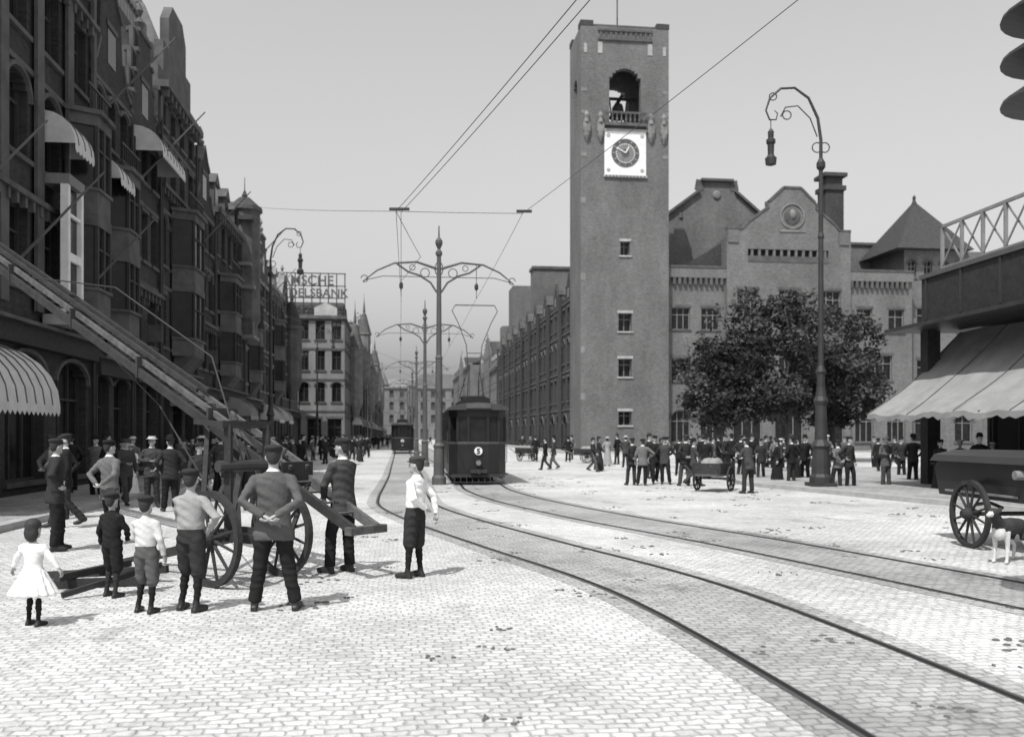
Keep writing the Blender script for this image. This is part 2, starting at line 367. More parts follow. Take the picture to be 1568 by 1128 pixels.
def exC(W,G,Rf,H,w):
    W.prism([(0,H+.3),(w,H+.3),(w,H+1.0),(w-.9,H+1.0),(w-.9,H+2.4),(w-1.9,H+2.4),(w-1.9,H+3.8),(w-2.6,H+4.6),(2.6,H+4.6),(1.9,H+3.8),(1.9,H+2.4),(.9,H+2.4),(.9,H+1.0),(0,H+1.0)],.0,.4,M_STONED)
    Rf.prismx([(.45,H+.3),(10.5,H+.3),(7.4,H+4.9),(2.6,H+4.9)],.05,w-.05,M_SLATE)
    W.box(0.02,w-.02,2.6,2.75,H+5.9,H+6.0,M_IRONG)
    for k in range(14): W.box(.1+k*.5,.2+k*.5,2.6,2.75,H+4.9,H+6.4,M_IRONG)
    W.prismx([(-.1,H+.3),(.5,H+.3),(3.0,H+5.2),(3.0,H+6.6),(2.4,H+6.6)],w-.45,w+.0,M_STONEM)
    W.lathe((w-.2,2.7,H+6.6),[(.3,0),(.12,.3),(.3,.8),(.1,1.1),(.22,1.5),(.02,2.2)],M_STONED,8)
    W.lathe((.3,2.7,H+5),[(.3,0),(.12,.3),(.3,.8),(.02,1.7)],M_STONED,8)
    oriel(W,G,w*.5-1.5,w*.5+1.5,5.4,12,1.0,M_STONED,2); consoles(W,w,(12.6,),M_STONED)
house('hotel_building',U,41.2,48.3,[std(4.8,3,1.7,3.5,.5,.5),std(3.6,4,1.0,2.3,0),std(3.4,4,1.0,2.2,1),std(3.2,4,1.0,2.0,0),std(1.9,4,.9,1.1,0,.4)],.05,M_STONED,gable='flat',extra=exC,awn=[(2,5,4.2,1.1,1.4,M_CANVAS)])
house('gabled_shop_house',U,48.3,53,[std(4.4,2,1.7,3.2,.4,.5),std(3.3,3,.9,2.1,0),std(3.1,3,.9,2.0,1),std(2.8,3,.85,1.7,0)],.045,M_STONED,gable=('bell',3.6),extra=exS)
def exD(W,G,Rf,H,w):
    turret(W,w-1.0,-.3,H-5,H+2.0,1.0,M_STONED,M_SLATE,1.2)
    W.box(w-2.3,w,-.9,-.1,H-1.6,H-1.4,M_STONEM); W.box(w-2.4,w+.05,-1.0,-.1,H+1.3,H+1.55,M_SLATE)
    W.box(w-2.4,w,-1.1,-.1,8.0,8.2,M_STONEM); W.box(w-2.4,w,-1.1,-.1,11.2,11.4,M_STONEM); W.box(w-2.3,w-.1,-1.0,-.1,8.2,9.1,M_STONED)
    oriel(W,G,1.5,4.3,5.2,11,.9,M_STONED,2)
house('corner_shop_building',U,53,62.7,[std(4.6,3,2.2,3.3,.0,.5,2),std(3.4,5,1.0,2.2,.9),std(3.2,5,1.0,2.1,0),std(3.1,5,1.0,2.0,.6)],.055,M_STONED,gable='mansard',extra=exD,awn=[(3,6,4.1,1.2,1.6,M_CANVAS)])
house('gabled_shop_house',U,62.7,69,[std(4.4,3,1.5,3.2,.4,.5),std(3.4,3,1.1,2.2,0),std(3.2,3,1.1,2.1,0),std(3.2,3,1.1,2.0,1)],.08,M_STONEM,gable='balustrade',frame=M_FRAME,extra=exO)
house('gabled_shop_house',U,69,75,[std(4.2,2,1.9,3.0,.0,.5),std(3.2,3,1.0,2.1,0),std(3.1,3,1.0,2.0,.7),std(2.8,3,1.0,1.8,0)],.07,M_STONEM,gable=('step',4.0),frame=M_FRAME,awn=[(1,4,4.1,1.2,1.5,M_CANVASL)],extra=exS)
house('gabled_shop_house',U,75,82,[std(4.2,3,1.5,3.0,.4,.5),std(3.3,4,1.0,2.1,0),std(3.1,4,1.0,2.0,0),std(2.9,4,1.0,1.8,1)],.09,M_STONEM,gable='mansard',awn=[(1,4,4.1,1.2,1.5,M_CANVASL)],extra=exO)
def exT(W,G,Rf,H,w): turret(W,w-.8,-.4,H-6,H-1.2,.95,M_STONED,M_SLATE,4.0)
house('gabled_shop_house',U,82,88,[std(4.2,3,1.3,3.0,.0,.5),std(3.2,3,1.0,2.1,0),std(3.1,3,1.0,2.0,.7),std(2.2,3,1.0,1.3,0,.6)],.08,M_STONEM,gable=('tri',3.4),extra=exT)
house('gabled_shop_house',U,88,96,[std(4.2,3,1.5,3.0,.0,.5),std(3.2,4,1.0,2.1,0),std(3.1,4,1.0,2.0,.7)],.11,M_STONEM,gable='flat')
def warehouse():
    e=root('office_building',STREET@T((-14.5,100,0)))
    W=P();G=P();Rf=P(); wall=mat('office_plaster',.17,var=.3,streak=1,scale=.6)
    st=[std(4.4,4,1.5,3,0,.5),std(3.4,5,1.0,2.1,.8),std(3.3,5,1.0,2.1,0),std(3.1,5,1.0,2.0,0)]
    H=facade(W,G,0,8.6,0,st,wall,M_STONED)
    W.box(0,8.6,.402,12,0,H-.01,wall); W.box(-.1,8.75,-.3,12,H,H+.35,M_STONED)
    W.prism([(5.4,H+.35),(7.8,H+.35),(7.8,H+1.2),(6.6,H+1.8),(5.4,H+1.2)],-.05,.4,M_STONE)
    W2=P(T((8.6,0,0))@RZ(90)); G2=P(W2.M)
    facade(W2,G2,.41,12,0,st,wall,M_STONED,th=.4)
    W2.obj('side_wall',e);G2.obj('side_windows',e)
    Rf.prismx([(1,H+.35),(11.8,H+.35),(9,H+2.2),(3,H+2.2)],.2,8.3,M_SLATE)
    e2=P()
    for k in range(11): e2.tube([(-.2+k*.88,.6,H+.3),(-.2+k*.88,.6,H+5.0)],.06,M_IRON,n=5)
    for z in (2.3,3.6,4.95): e2.box(-.3,8.7,.62,.7,H+z,H+z+.1,M_IRON)
    e2.obj('sign_frame',e)
    for txt,z,sz in (('ADAMSCHE',3.72,1.45),('HANDELSBANK',2.42,1.3)):
        c=bpy.data.curves.new('sign_letters','FONT'); c.body=txt; c.size=sz; c.extrude=.04; c.offset=.025
        o=link(bpy.data.objects.new('sign_letters',c)); c.materials.append(M_IRONG); o.parent=e
        o.matrix_local=T((-.2,.5,H+z))@Matrix.Rotation(math.pi/2,4,'X')
    W.obj('walls',e);G.obj('windows',e);Rf.obj('roof',e)
warehouse()
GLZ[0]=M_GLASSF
v=112.2; kinds=[('tri',4.5),'mansard',('step',4),('bell',4),'flat',('tri',5),'mansard',('step',4)]
i=0
while v<300:
    wd=R.uniform(6.5,10)*(1 if v<180 else 1.5); hh=R.choice([3.2,3.4,3.6]); n=3 if wd<8 else 4
    ns=R.choice([3,4,4]); val=R.choice([.15,.22,.36,.18])*(1+.4*(v-112)/190)  # wall tone rises with distance, haze painted into the colour
    def exx(W,G,Rf,H,w,i=i):
        if i%3==0: turret(W,.8,-.5,H-5,H+1.4,1.0,M_STONEM,M_STONED,5)
    house('distant_shop_house',-5.6+R.uniform(-.5,.2),v,v+wd,[std(4.2,n,1.5,3,0,.5)]+[std(hh,n,1.1,2.1,R.choice([0,.7])) for _ in range(ns-1)],val,R.choice([M_STONE,M_STONEM]),gable=kinds[i%8],extra=exx,plaster=val>.3,awn=[(1,3.5,4.1,1.1,1.4,R.choice([M_CANVASL,M_CANVAS]))])
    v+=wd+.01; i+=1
v=172
for k,(wd,st) in enumerate([(14,3),(16,4),(12,3),(20,4),(22,4),(24,4)]):
    house('distant_shop_house',18.4-(2 if k>2 else 0),v,v+wd,[std(4.2,4,1.6,3,0,.5)]+[std(3.5,5,1.2,2.1,0) for _ in range(st)],.15,M_STONEM,gable=kinds[(k+1)%8],face='R')
    v+=wd+.01
def endblock():
    e=root('department_store',STREET@T((-8,312,0)))
    W=P();G=P();wall=mat('far_plaster',.17,var=.15,streak=1,scale=.3)
    st=[std(5,9,2.6,3.5,.5,.5),std(4.4,12,1.4,2.6),std(4.2,12,1.4,2.6,.8),std(3.8,12,1.4,2.2)]
    H=facade(W,G,0,42,0,st,wall,M_STONEM); W.box(0,42,.41,20,0,H,wall); W.box(-.2,42.2,-.5,.0,H,H+.6,M_STONEM)
    for x0 in (14,):
        W.prism([(x0,H+.6),(x0+14,H+.6),(x0+14,H+3),(x0+10,H+4),(x0+7,H+6.4),(x0+4,H+4),(x0,H+3)],-.2,1,wall)
    Rf=P(); Rf.prismx([(1.2,H),(20,H),(17,H+3.4),(4,H+3.4)],0,42,M_STONEM)
    Rf.prism([(13,H+2),(15,H+5),(27,H+5),(29,H+2)],2,16,M_STONEM)
    turret(Rf,2,2,H-4,H+1,2.0,wall,M_STONEM,8); turret(Rf,12,-.5,H-6,H+.5,1.4,wall,M_STONEM,4); turret(Rf,30,-.5,H-6,H+.5,1.4,wall,M_STONEM,4)
    W.obj('walls',e);G.obj('windows',e);Rf.obj('roof',e)
endblock()
GLZ[0]=M_GLASS

# ---------------------------------------------------------------- exchange building with tower
def beurs():
    e=root('exchange_building',STREET)
    W=P();G=P();Rf=P()
    a,b,f0,f1=17.7,26.6,88.5,94.3
    W.M=G.M=T((0,f0,0))
    tw=[dict(h=6,n=1,w=1.3,sill=2.7,oh=1.4,noblind=1),dict(h=5,n=1,w=1.35,sill=1.5,oh=1.8,noblind=1),dict(h=6,n=1,w=1.35,sill=1.0,oh=1.8,noblind=1),dict(h=10,n=1,w=.95,sill=2.5,oh=1.4,noblind=1)]
    facade(W,G,a,b,0,tw,M_BEURS,M_STONE,th=.7,frame=M_FRAME,course=False)
    W.box(a,b,0,.7,27,32.2,M_BEURS)
    bel=[dict(h=7.9,n=1,w=3.2,sill=.5,oh=5.3,arch=1,open=1),dict(h=2.0,n=0)]
    facade(W,G,a,b,32.2,bel,M_BEURS,None,th=.7,course=False)
    W.M=G.M=Matrix()
    W.box(a,b,f0+.702,f1,0,32.2,M_BEURS)
    D=f1-f0
    W.M=T((a,f1,0))@RZ(-90); facade(W,G,.7,D-.7,32.2,[dict(h=7.9,n=1,w=1.9,sill=.5,oh=5.0,arch=1,open=1),dict(h=2,n=0)],M_BEURS,None,th=.7,course=False)
    W.M=T((b,f0,0))@RZ(90); facade(W,G,.7,D-.7,32.2,[dict(h=7.9,n=1,w=1.9,sill=.5,oh=5.0,arch=1,open=1),dict(h=2,n=0)],M_BEURS,None,th=.7,course=False)
    W.M=T((b,f1,0))@RZ(180); facade(W,G,0,b-a,32.2,bel,M_BEURS,None,th=.7,course=False)
    W.M=Matrix()
    for x in (a-.05,b-1.25):
        for y in (f0-.05,f1-1.25): W.box(x,x+1.3,y,y+1.3,42.102,42.6,M_BEURS_D)
    W.box(a+.7,b-.7,f0+.7,f1-.7,41.0,41.3,M_BEURS)
    W.box(a+1.3,b-1.3,f0-.02,f0+.5,42.103,42.25,M_STONED)
    for k in range(11):
        x=a+1.9+k*.5; W.box(x,x+.22,f0-.1,f0-.003,40.9,41.6,M_STONED)
    W.box(a+1.7,b-1.7,f0-.16,f0-.003,41.6,41.8,M_STONED); W.box(a+1.7,b-1.7,f0-.16,f0-.003,40.7,40.9,M_STONED)
    for x in (a+1.7,b-2.15): W.box(x,x+.45,f0-.06,f0-.003,39.4,40.5,M_STONE)
    for x in (a+.3,b-.6): W.box(x,x+.3,f0-.05,f0-.003,39.4,40.3,M_STONE)
    for x in (a+.2,b-.9,a+1.6,b-2.2):
        W.box(x,x+.7,f0-.3,f0-.003,31.6,32.5,M_STONEM); W.lathe((x+.35,f0-.15,32.5),[(.3,0),(.22,.4),(.3,.7),(.1,1.1)],M_STONEM,8)
        W.lathe((x+.35,f0-.12,30.6),[(.05,0),(.3,.6),(.34,1.0)],M_STONEM,8)
    for z in (33.4,35.6,29.2): 
        for x in (a+.02,b-.62): W.box(x,x+.6,f0-.03,f0-.003,z,z+.35,M_STONEM)
    c=(a+b)/2
    W.box(c-2.1,c+2.1,f0-.5,f0-.003,32.2,32.5,M_STONED); W.box(c-2.05,c+2.05,f0-.45,f0-.3,33.4,33.6,M_STONED)
    for k in range(9): W.lathe((c-1.8+k*.45,f0-.38,32.5),[(.07,0),(.12,.25),(.06,.6),(.09,.9)],M_STONED,8)
    B=P(); cy=(f0+f1)/2
    B.lathe((c,cy,34.1),[(.95,0),(.9,.15),(.6,.6),(.5,1.1),(.42,1.35),(.15,1.5)],M_IRON,16); B.box(c-.12,c+.12,f0+.7,f1-.7,35.6,35.9,M_WOODD)
    B.box(c-1.9,c+1.9,cy-.12,cy+.12,35.9,36.15,M_WOODD)
    B.tube([(c-.9,cy,35.9),(c-.5,cy,32.4)],.08,M_WOODD); B.tube([(c+.9,cy,35.9),(c+.5,cy,32.4)],.08,M_WOODD)
    B.obj('bell',e,smooth=False)
    C=P(); cz=29.6
    C.box(c-2.1,c+2.1,f0-.12,f0-.003,cz-2.2,cz+2.15,M_WHITE)
    C.box(c-2.25,c+2.25,f0-.2,f0-.003,cz+2.15,cz+2.35,M_STONE); C.box(c-2.2,c+2.2,f0-.2,f0-.003,cz-2.4,cz-2.2,M_STONE)
    for k in range(12): C.box(c-2.0+k*.35,c-1.85+k*.35,f0-.22,f0-.203,cz-2.37,cz-2.25,M_FRAMED)
    def ring(r0,r1,y0,y1,m,n=48):
        vs=[];fs=[]
        for k in range(n):
            t=2*math.pi*k/n
            for r,y in ((r0,y0),(r1,y0),(r1,y1),(r0,y1)): vs.append((c+r*math.cos(t),y,cz+r*math.sin(t)))
        for k in range(n):
            p=4*k;q=4*((k+1)%n)
            for j in range(4): fs.append((p+j,p+(j+1)%4,q+(j+1)%4,q+j))
        C.add(vs,fs,m)
    ring(1.0,1.4,f0-.16,f0-.125,M_IRONG); ring(.02,.85,f0-.16,f0-.125,M_STONEM); ring(.02,.4,f0-.18,f0-.162,M_IRONG)
    for k in range(12):
        t=2*math.pi*k/12; C.beam((c+1.07*math.cos(t),f0-.17,cz+1.07*math.sin(t)),(c+1.33*math.cos(t),f0-.17,cz+1.33*math.sin(t)),.02,.07,M_STONE)
    for k in range(24):
        t=2*math.pi*k/24; C.beam((c+.85*math.cos(t),f0-.14,cz+.85*math.sin(t)),(c+1.0*math.cos(t),f0-.14,cz+1.0*math.sin(t)),.02,.06,M_IRONG)
    C.beam((c,f0-.2,cz),(c+.35,f0-.2,cz+.62),.03,.12,M_WHITE); C.beam((c,f0-.23,cz),(c-.95,f0-.23,cz+.5),.03,.09,M_WHITE)
    for sx in (-1,1):
        for sz in (-1,1):
            C.ell((c+sx*1.7,f0-.13,cz+sz*1.7),(.2,.03,.2),M_STONE)
    C.obj('clock',e)
    W.tube([(c-.1,cy,41.3),(c-.1,cy,50)],[.09,.04],M_IRON,n=6)
    for z in (5.2,9.8,17,24.5):
        W.box(a-.02,a+.45,f0-.03,f0-.003,z,z+.7,M_STONEM)
    W.M=G.M=T((0,89.5,0))
    wing=[dict(h=5.8,n=2,w=2.0,sill=1,oh=3.2,arch=.8,mull=2),dict(h=5.4,n=2,w=1.9,sill=1.4,oh=2.3,mull=2),dict(h=6.4,n=2,w=1.9,sill=1.2,oh=2.2,mull=2)]
    facade(W,G,b,32.8,0,wing,M_BEURS,M_STONED,frame=M_FRAME,course=False)
    facade(W,G,46,53,0,[dict(h=5.8,n=2,w=2.0,sill=1,oh=3.2,arch=.8,mull=2),dict(h=5.4,n=1,w=2.6,sill=1.6,oh=2.6,mull=2),dict(h=6.4,n=2,w=1.7,sill=1.2,oh=2.4,mull=1)],M_BEURS,M_STONED,frame=M_FRAME,course=False)
    for x0,x1 in ((b,32.8),(46,53)):
        W.box(x0,x1,-.35,.4,17.6,18.6,M_BEURS); W.box(x0,x1,-.42,.45,18.6,18.8,M_STONED)
        n=int((x1-x0)/.55)
        for k in range(n): W.box(x0+.1+k*.55,x0+.38+k*.55,-.33,-.003,16.9,17.598,M_STONED)
    W.M=G.M=Matrix()
    W.box(b,32.8,89.91,103,0,17.59,M_BEURS); W.box(46,53,89.91,103,0,17.59,M_BEURS)
    W.M=G.M=T((0,89.0,0))
    mid=[dict(h=6.5,n=3,w=3.0,sill=.3,oh=5,arch=1,mull=2),dict(h=6.0,n=3,w=2.2,sill=1.3,oh=2.8,mull=2),dict(h=6.8,n=3,w=2.2,sill=1.2,oh=2.8,mull=2)]
    facade(W,G,32.8,46,0,mid,M_BEURS,M_STONED,frame=M_FRAME,course=False)
    W.box(32.8,35,0,.4,19.3,21.0,M_BEURS); W.box(43.6,46,0,.4,19.3,21.0,M_BEURS)
    W.box(35,43.6,0,.4,20.6,21.0,M_BEURS); W.box(35,43.6,.3,.39,19.3,20.6,M_BLACK)
    for k in range(11): W.box(35.35+k*.78,35.6+k*.78,.05,.3,19.9,20.6,M_BEURS)
    W.box(35,43.6,-.05,.29,19.3,19.9,M_STONED)
    gp=[(32.8,21),(46,21),(46,22.6),(44.8,22.6),(44.2,23.3),(42.2,24.9),(42.2,25.4),(40.6,26.9),(38.8,26.9),(37.2,25.4),(37.2,24.9),(35,23.3),(34.4,22.6),(32.8,22.6)]
    W.prism(gp,0,.4,M_BEURS)
    for p,q in zip(gp[2:-1],gp[3:]): W.beam((p[0],.2,p[1]+.06),(q[0],.2,q[1]+.06),.6,.2,M_STONED)
    W.tube([(39.7+1.25*math.cos(t*math.pi/12),-.05,24+1.25*math.sin(t*math.pi/12)) for t in range(25)],.09,M_STONEM,n=6)
    W.ell((39.7,-.01,24),(.9,.14,.9),M_STONED); W.box(38.3,41.1,-.08,-.003,22.4,22.65,M_STONEM)
    W.ell((39.7,-.15,24.2),(.35,.2,.5),M_STONEM)
    for x in (32.9,44.7): W.box(x,x+1.1,-.12,-.003,21.2,22.5,M_BEURS)
    W.M=G.M=Matrix()
    W.box(32.8,46,89.41,103,0,21,M_BEURS); Rf.prism([(33,21.02),(45.8,21.02),(39.7,26.4)],89.42,103,M_SLATE)
    Rf.prism([(28.4,18.82),(32.79,18.82),(32.79,21.4)],90.6,103,M_SLATE)
    gp=[(19,0),(52,0),(52,20.5),(46,24.4),(41.2,28.4),(39.0,30.2),(38.8,31.4),(34.9,31.4),(34.7,30.2),(29.2,26.1),(22,20.5),(19,18.5)]
    W.prism(gp,103.3,103.9,M_BEURS)
    for p,q in zip(gp[2:-1],gp[3:]): W.beam((p[0],103.4,p[1]+.1),(q[0],103.4,q[1]+.1),1.0,.28,M_STONED)
    W.ell((36.8,103.2,29.8),(.5,.15,.5),M_STONEM)
    Rf.prism([(19.2,0),(51.8,0),(51.8,20.1),(41,28.0),(38.7,29.8),(34.9,29.8),(29.2,25.6),(19.2,18.2)],103.92,167,M_SLATE)
    for x in (30.5,32.5,42,44.2): W.lathe((x,103.4,27.0 if x<40 else 27.2),[(.3,0),(.25,.6)],M_STONED,8)
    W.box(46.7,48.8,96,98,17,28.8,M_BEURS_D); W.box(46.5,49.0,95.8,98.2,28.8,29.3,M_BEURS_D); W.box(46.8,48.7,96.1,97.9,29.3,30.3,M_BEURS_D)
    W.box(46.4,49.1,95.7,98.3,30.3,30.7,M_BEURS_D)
    W.box(49,56,98,112,0,23.2,M_BEURS); W.box(48.9,56,97.8,98,23.2,23.5,M_STONED)
    W.M=G.M=T((0,91,0)); 
    facade(W,G,53,62,0,[dict(h=6,n=2,w=2,sill=1,oh=3,arch=.8),dict(h=5.5,n=2,w=1.6,sill=1.3,oh=2.4),dict(h=5.5,n=2,w=1.6,sill=1.3,oh=2.4),dict(h=4.3,n=5,w=.9,sill=1.4,oh=1.8,arch=.9)],M_BEURS,M_STONED,frame=M_FRAME,course=False)
    W.M=G.M=Matrix(); W.box(53,62,91.41,100,0,21.3,M_BEURS)
    def pyr(x0,x1,y0,y1,z,h,m):
        cx,cy=(x0+x1)/2,(y0+y1)/2
        Rf.add([(x0,y0,z),(x1,y0,z),(x1,y1,z),(x0,y1,z),(cx,cy,z+h)],[(0,3,2,1),(0,1,4),(1,2,4),(2,3,4),(3,0,4)],m)
    pyr(51.6,60.2,89.8,98.2,21.31,6.0,M_SLATE); Rf.lathe((55.9,94,27.0),[(.3,0),(.15,.4),(.2,.7),(.02,1.0)],M_SLATE,8)
    W.box(62,80,93,100,0,17,M_BEURS)
    L0,L1=f1,169.0; L=L1-L0
    W.M=G.M=T((18.3,L1,0))@RZ(-90)
    side=[dict(h=4.6,n=18,w=2.4,sill=.6,oh=3.4,arch=.8,mull=2),dict(h=4.2,n=27,w=1.2,sill=.9,oh=2.6,mull=1),dict(h=4.2,n=27,w=1.2,sill=.9,oh=2.6,arch=.9,mull=1),dict(h=3.4,n=27,w=1.1,sill=.9,oh=1.8,mull=1)]
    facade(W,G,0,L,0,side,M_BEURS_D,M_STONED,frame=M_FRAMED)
    for k in range(10):
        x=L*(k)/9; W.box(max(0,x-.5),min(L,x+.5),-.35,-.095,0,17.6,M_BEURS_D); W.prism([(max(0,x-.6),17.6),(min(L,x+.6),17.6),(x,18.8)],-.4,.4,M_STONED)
    for k in range(9):
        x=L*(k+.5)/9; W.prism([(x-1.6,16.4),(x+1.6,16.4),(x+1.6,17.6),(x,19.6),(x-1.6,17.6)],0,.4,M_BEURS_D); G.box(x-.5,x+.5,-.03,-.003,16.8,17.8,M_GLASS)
        Rf.M=W.M; Rf.prism([(x-1.55,16.4),(x+1.55,16.4),(x+1.5,17.5),(x,19.3),(x-1.5,17.5)],.42,4,M_SLATE)
    Rf.M=Matrix(); W.M=G.M=Matrix()
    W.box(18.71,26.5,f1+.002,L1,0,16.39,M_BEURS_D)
    Rf.prism([(18.72,16.4),(26,16.4),(24,19.8)],f1+.3,L1,M_SLATE)
    W.box(18.8,30,128,131,16,25.2,M_BEURS); W.box(18.6,30.2,127.8,131.2,25.2,25.6,M_STONED)
    W.box(18.6,31,150,156,16,26.4,M_BEURS); W.box(18.5,26,165,169,16,21.5,M_BEURS)
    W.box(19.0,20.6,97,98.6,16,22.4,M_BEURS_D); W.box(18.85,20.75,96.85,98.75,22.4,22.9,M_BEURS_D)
    W.obj('walls',e);G.obj('windows',e);Rf.obj('roof',e)
beurs()

# ---------------------------------------------------------------- ground, pavements, rails
gp=P(); gp.add([(-900,-300,0),(900,-300,0),(900,1500,0),(-900,1500,0)],[(0,1,2,3)],M_SETT); gp.obj('ground',M=STREET)
def slab(name,poly,z,m,kerbm,M):
    e=root(name,M); a=P(); n=len(poly)
    a.add([(x,y,z) for x,y in poly],[tuple(range(n))],m); a.obj('paving',e)
    k=P()
    for (x0,y0),(x1,y1) in zip(poly,poly[1:]+poly[:1]): k.beam((x0,y0,z/2-.02),(x1,y1,z/2-.02),.3,z+.05,kerbm)
    k.obj('kerb',e)
slab('pavement',[(-10.4,10),(-7.4,10),(-7.4,96),(-10.4,96)],.13,M_PAVE,M_KERB,STREET)
slab('pavement',[(8.3,32),(9.3,29),(10.4,25.2),(11.8,21),(13.3,12),(34,8),(34,48),(11.5,46),(8.6,38)],.13,M_PAVE,M_KERB,Matrix())
slab('pavement',[(15.6,85.6),(62,85.6),(62,89),(17.6,88.4),(17.6,172),(15.6,172)],.13,M_PAVE,M_KERB,STREET)
def cr(pts,step=.6):
    out=[]; pts=[Vector((p[0],p[1],0)) for p in pts]
    for i in range(1,len(pts)-2):
        p0,p1,p2,p3=pts[i-1:i+3]; n=max(2,int((p2-p1).length/step))
        for k in range(n):
            t=k/n; out.append(.5*((2*p1)+(-p0+p2)*t+(2*p0-5*p1+4*p2-p3)*t*t+(-p0+3*p1-3*p2+p3)*t**3))
    return out
def SP(u,v): q=STREET@Vector((u,v,0)); return (q.x,q.y)
lineA=cr([SP(.25,330),SP(.25,300),SP(.25,200),SP(.25,120),SP(.25,70),SP(.25,50),SP(.25,40),(-3.75,32),(-3.1,26.2),(-2.55,22.8),(-1.35,18.95),(.2,14.9),(1.4,11.95),(1.98,10.1),(2.35,8.36),(2.6,6.95),(2.8,5.7),(3.1,3.5),(3.4,0),(3.6,-6),(3.7,-12)])
lineB=cr([SP(2.85,330),SP(2.85,300),SP(2.85,200),SP(2.85,120),SP(2.85,70),SP(2.85,50),SP(2.85,40),(-1.12,32.7),(-.75,29.5),(.26,24.9),(1.95,19.9),(3.86,15.4),(5.0,12.3),(5.95,9.6),(7.2,6),(8.9,1),(11.2,-6),(13,-12)])
def offs(line,o):
    r=[]
    for i,p in enumerate(line):
        d=(line[min(i+1,len(line)-1)]-line[max(i-1,0)]).normalized(); r.append(p+Vector((-d.y,d.x,0))*o)
    return r
def strip(Pp,line,o0,o1,z,m):
    a=offs(line,o0);b=offs(line,o1); n=len(a)
    Pp.add([(p.x,p.y,z) for p in a]+[(p.x,p.y,z) for p in b],[(i,i+1,n+i+1,n+i) for i in range(n-1)],m)
for ln in (lineA,lineB):
    e=root('tram_track'); q=P(STREET.inverted()); strip(q,ln,-1.0,1.0,.004,M_BED); bed=q.obj('track_bed',e); bed.matrix_world=STREET
    q=P()
    for o in (-.7175,.7175):
        strip(q,ln,o-.05,o+.05,.009,M_STEEL); sgn=-1 if o>0 else 1
        strip(q,ln,o-.02+sgn*.012,o+.02+sgn*.012,.013,M_GROOVE)
    q.obj('rails',e)
dm=mat('dung',.10,scale=20,bump=.6)
d=P()
for _ in range(150):
    x=R.uniform(-3,10);y=R.uniform(5,40); sc=R.uniform(.5,1.4)
    for k in range(7):
        d.ell((x+R.gauss(0,.1*sc),y+R.gauss(0,.09*sc),.006),(R.uniform(.01,.04)*sc,R.uniform(.01,.04)*sc,R.uniform(.005,.012)),dm,6,4)
d.obj('litter')

# ---------------------------------------------------------------- tram poles
def tram_pole(Y):
    M=STREET@T((1.4,Y/ .9925,0)); e=root('tram_wire_pole',M); q=P()
    q.lathe((0,0,0),[(.26,0),(.26,.25),(.2,.35),(.18,1.3),(.22,1.4),(.14,1.5),(.12,4.5),(.14,4.55),(.1,4.65),(.075,8.2),(.12,8.25),(.12,8.35),(.05,8.45),(.13,8.65),(.13,8.75),(.03,8.9),(.02,9.3)],M_IRONG,14)
    q.obj('post',e,smooth=False)
    q=P()
    for s in (-1,1):
        pts=[(s*.08,0,7.75),(s*.8,0,7.98),(s*1.6,0,7.92),(s*2.2,0,7.65),(s*2.7,0,7.25)]
        q.tube(pts,[.05,.04,.035,.03,.02],M_IRONG,n=8)
        q.tube([(s*.08,0,6.9),(s*.3,0,7.25),(s*.7,0,7.5),(s*1.1,0,7.62),(s*1.5,0,7.9)],[.035]*5,M_IRONG,n=6)
        q.tube([(s*(.5+.16*math.cos(t)),0,7.6+.16*math.sin(t)) for t in [k*math.pi/6 for k in range(13)]],.018,M_IRONG,n=5)
        q.tube([(s*(.95+.1*math.cos(t)),0,7.78+.1*math.sin(t)) for t in [k*math.pi/6 for k in range(13)]],.016,M_IRONG,n=5)
        q.tube([(s*(2.65+.12*math.cos(t)),0,7.35+.12*math.sin(t)) for t in [k*math.pi/6 for k in range(11)]],.018,M_IRONG,n=5)
        q.tube([(s*.06,0,7.45),(s*2.0,0,7.45),(s*2.6,0,7.3)],.014,M_IRON,n=5)
        q.tube([(s*1.35,0,7.9),(s*1.35,0,6.72)],.012,M_IRON,n=5); q.lathe((s*1.35,0,7.0),[(.03,0),(.07,.05),(.07,.18),(.03,.25)],M_IRON,8)
    q.tube([(-.14*math.cos(t),.0,7.75+.25*math.sin(t)) for t in [k*math.pi/8 for k in range(17)]],.02,M_IRONG,n=5)
    q.obj('bracket_arms',e)
for Y in (32.7,51,77,103,130,160): tram_pole(Y)
w=P()
def wire(pts,r=.009): 
    for a,b in zip(pts,pts[1:]):
        a=Vector(a);b=Vector(b); n=6; sag=(b-a).length*.003
        w.tube([a.lerp(b,k/n)-Vector((0,0,sag*4*(k/n)*(1-k/n))) for k in range(n+1)],r,M_IRONG,n=5)
def S3(u,v,z): q=STREET@Vector((u,v,z)); return tuple(q)
hubA=(-2.6,20.5,6.8); hubB=(.24,20.7,6.8)
farA=[S3(.05,33,6.7),S3(.05,51.4,6.7),S3(.05,77.6,6.7),S3(.05,103.8,6.7),S3(.05,200,6.7)]
farB=[S3(2.75,33,6.7),S3(2.75,51.4,6.7),S3(2.75,77.6,6.7),S3(2.75,103.8,6.7),S3(2.75,200,6.7)]
wire([(3.4,2,6.8),(.75,10.5,6.8),hubA]+farA,.007); wire([(3.7,2,6.85),(.95,10.5,6.85),(-2.5,20.6,6.8)]+farA,.007)
wire([(6.0,2,6.8),(3.3,10.5,6.8),hubB]+farB,.006)
wire([S3(-10.4,58,16.0),hubA,hubB],.007); wire([hubA,(-2.6,26,6.85),tuple(STREET@Vector((.05,33,7.3)))],.008)
wire([S3(-10.4,70,11.5),S3(.05,68,7.2),S3(2.75,68,7.2)],.01); wire([S3(-10.4,84,12),S3(1.4,90,7.4),S3(17.7,93.5,12)],.01)
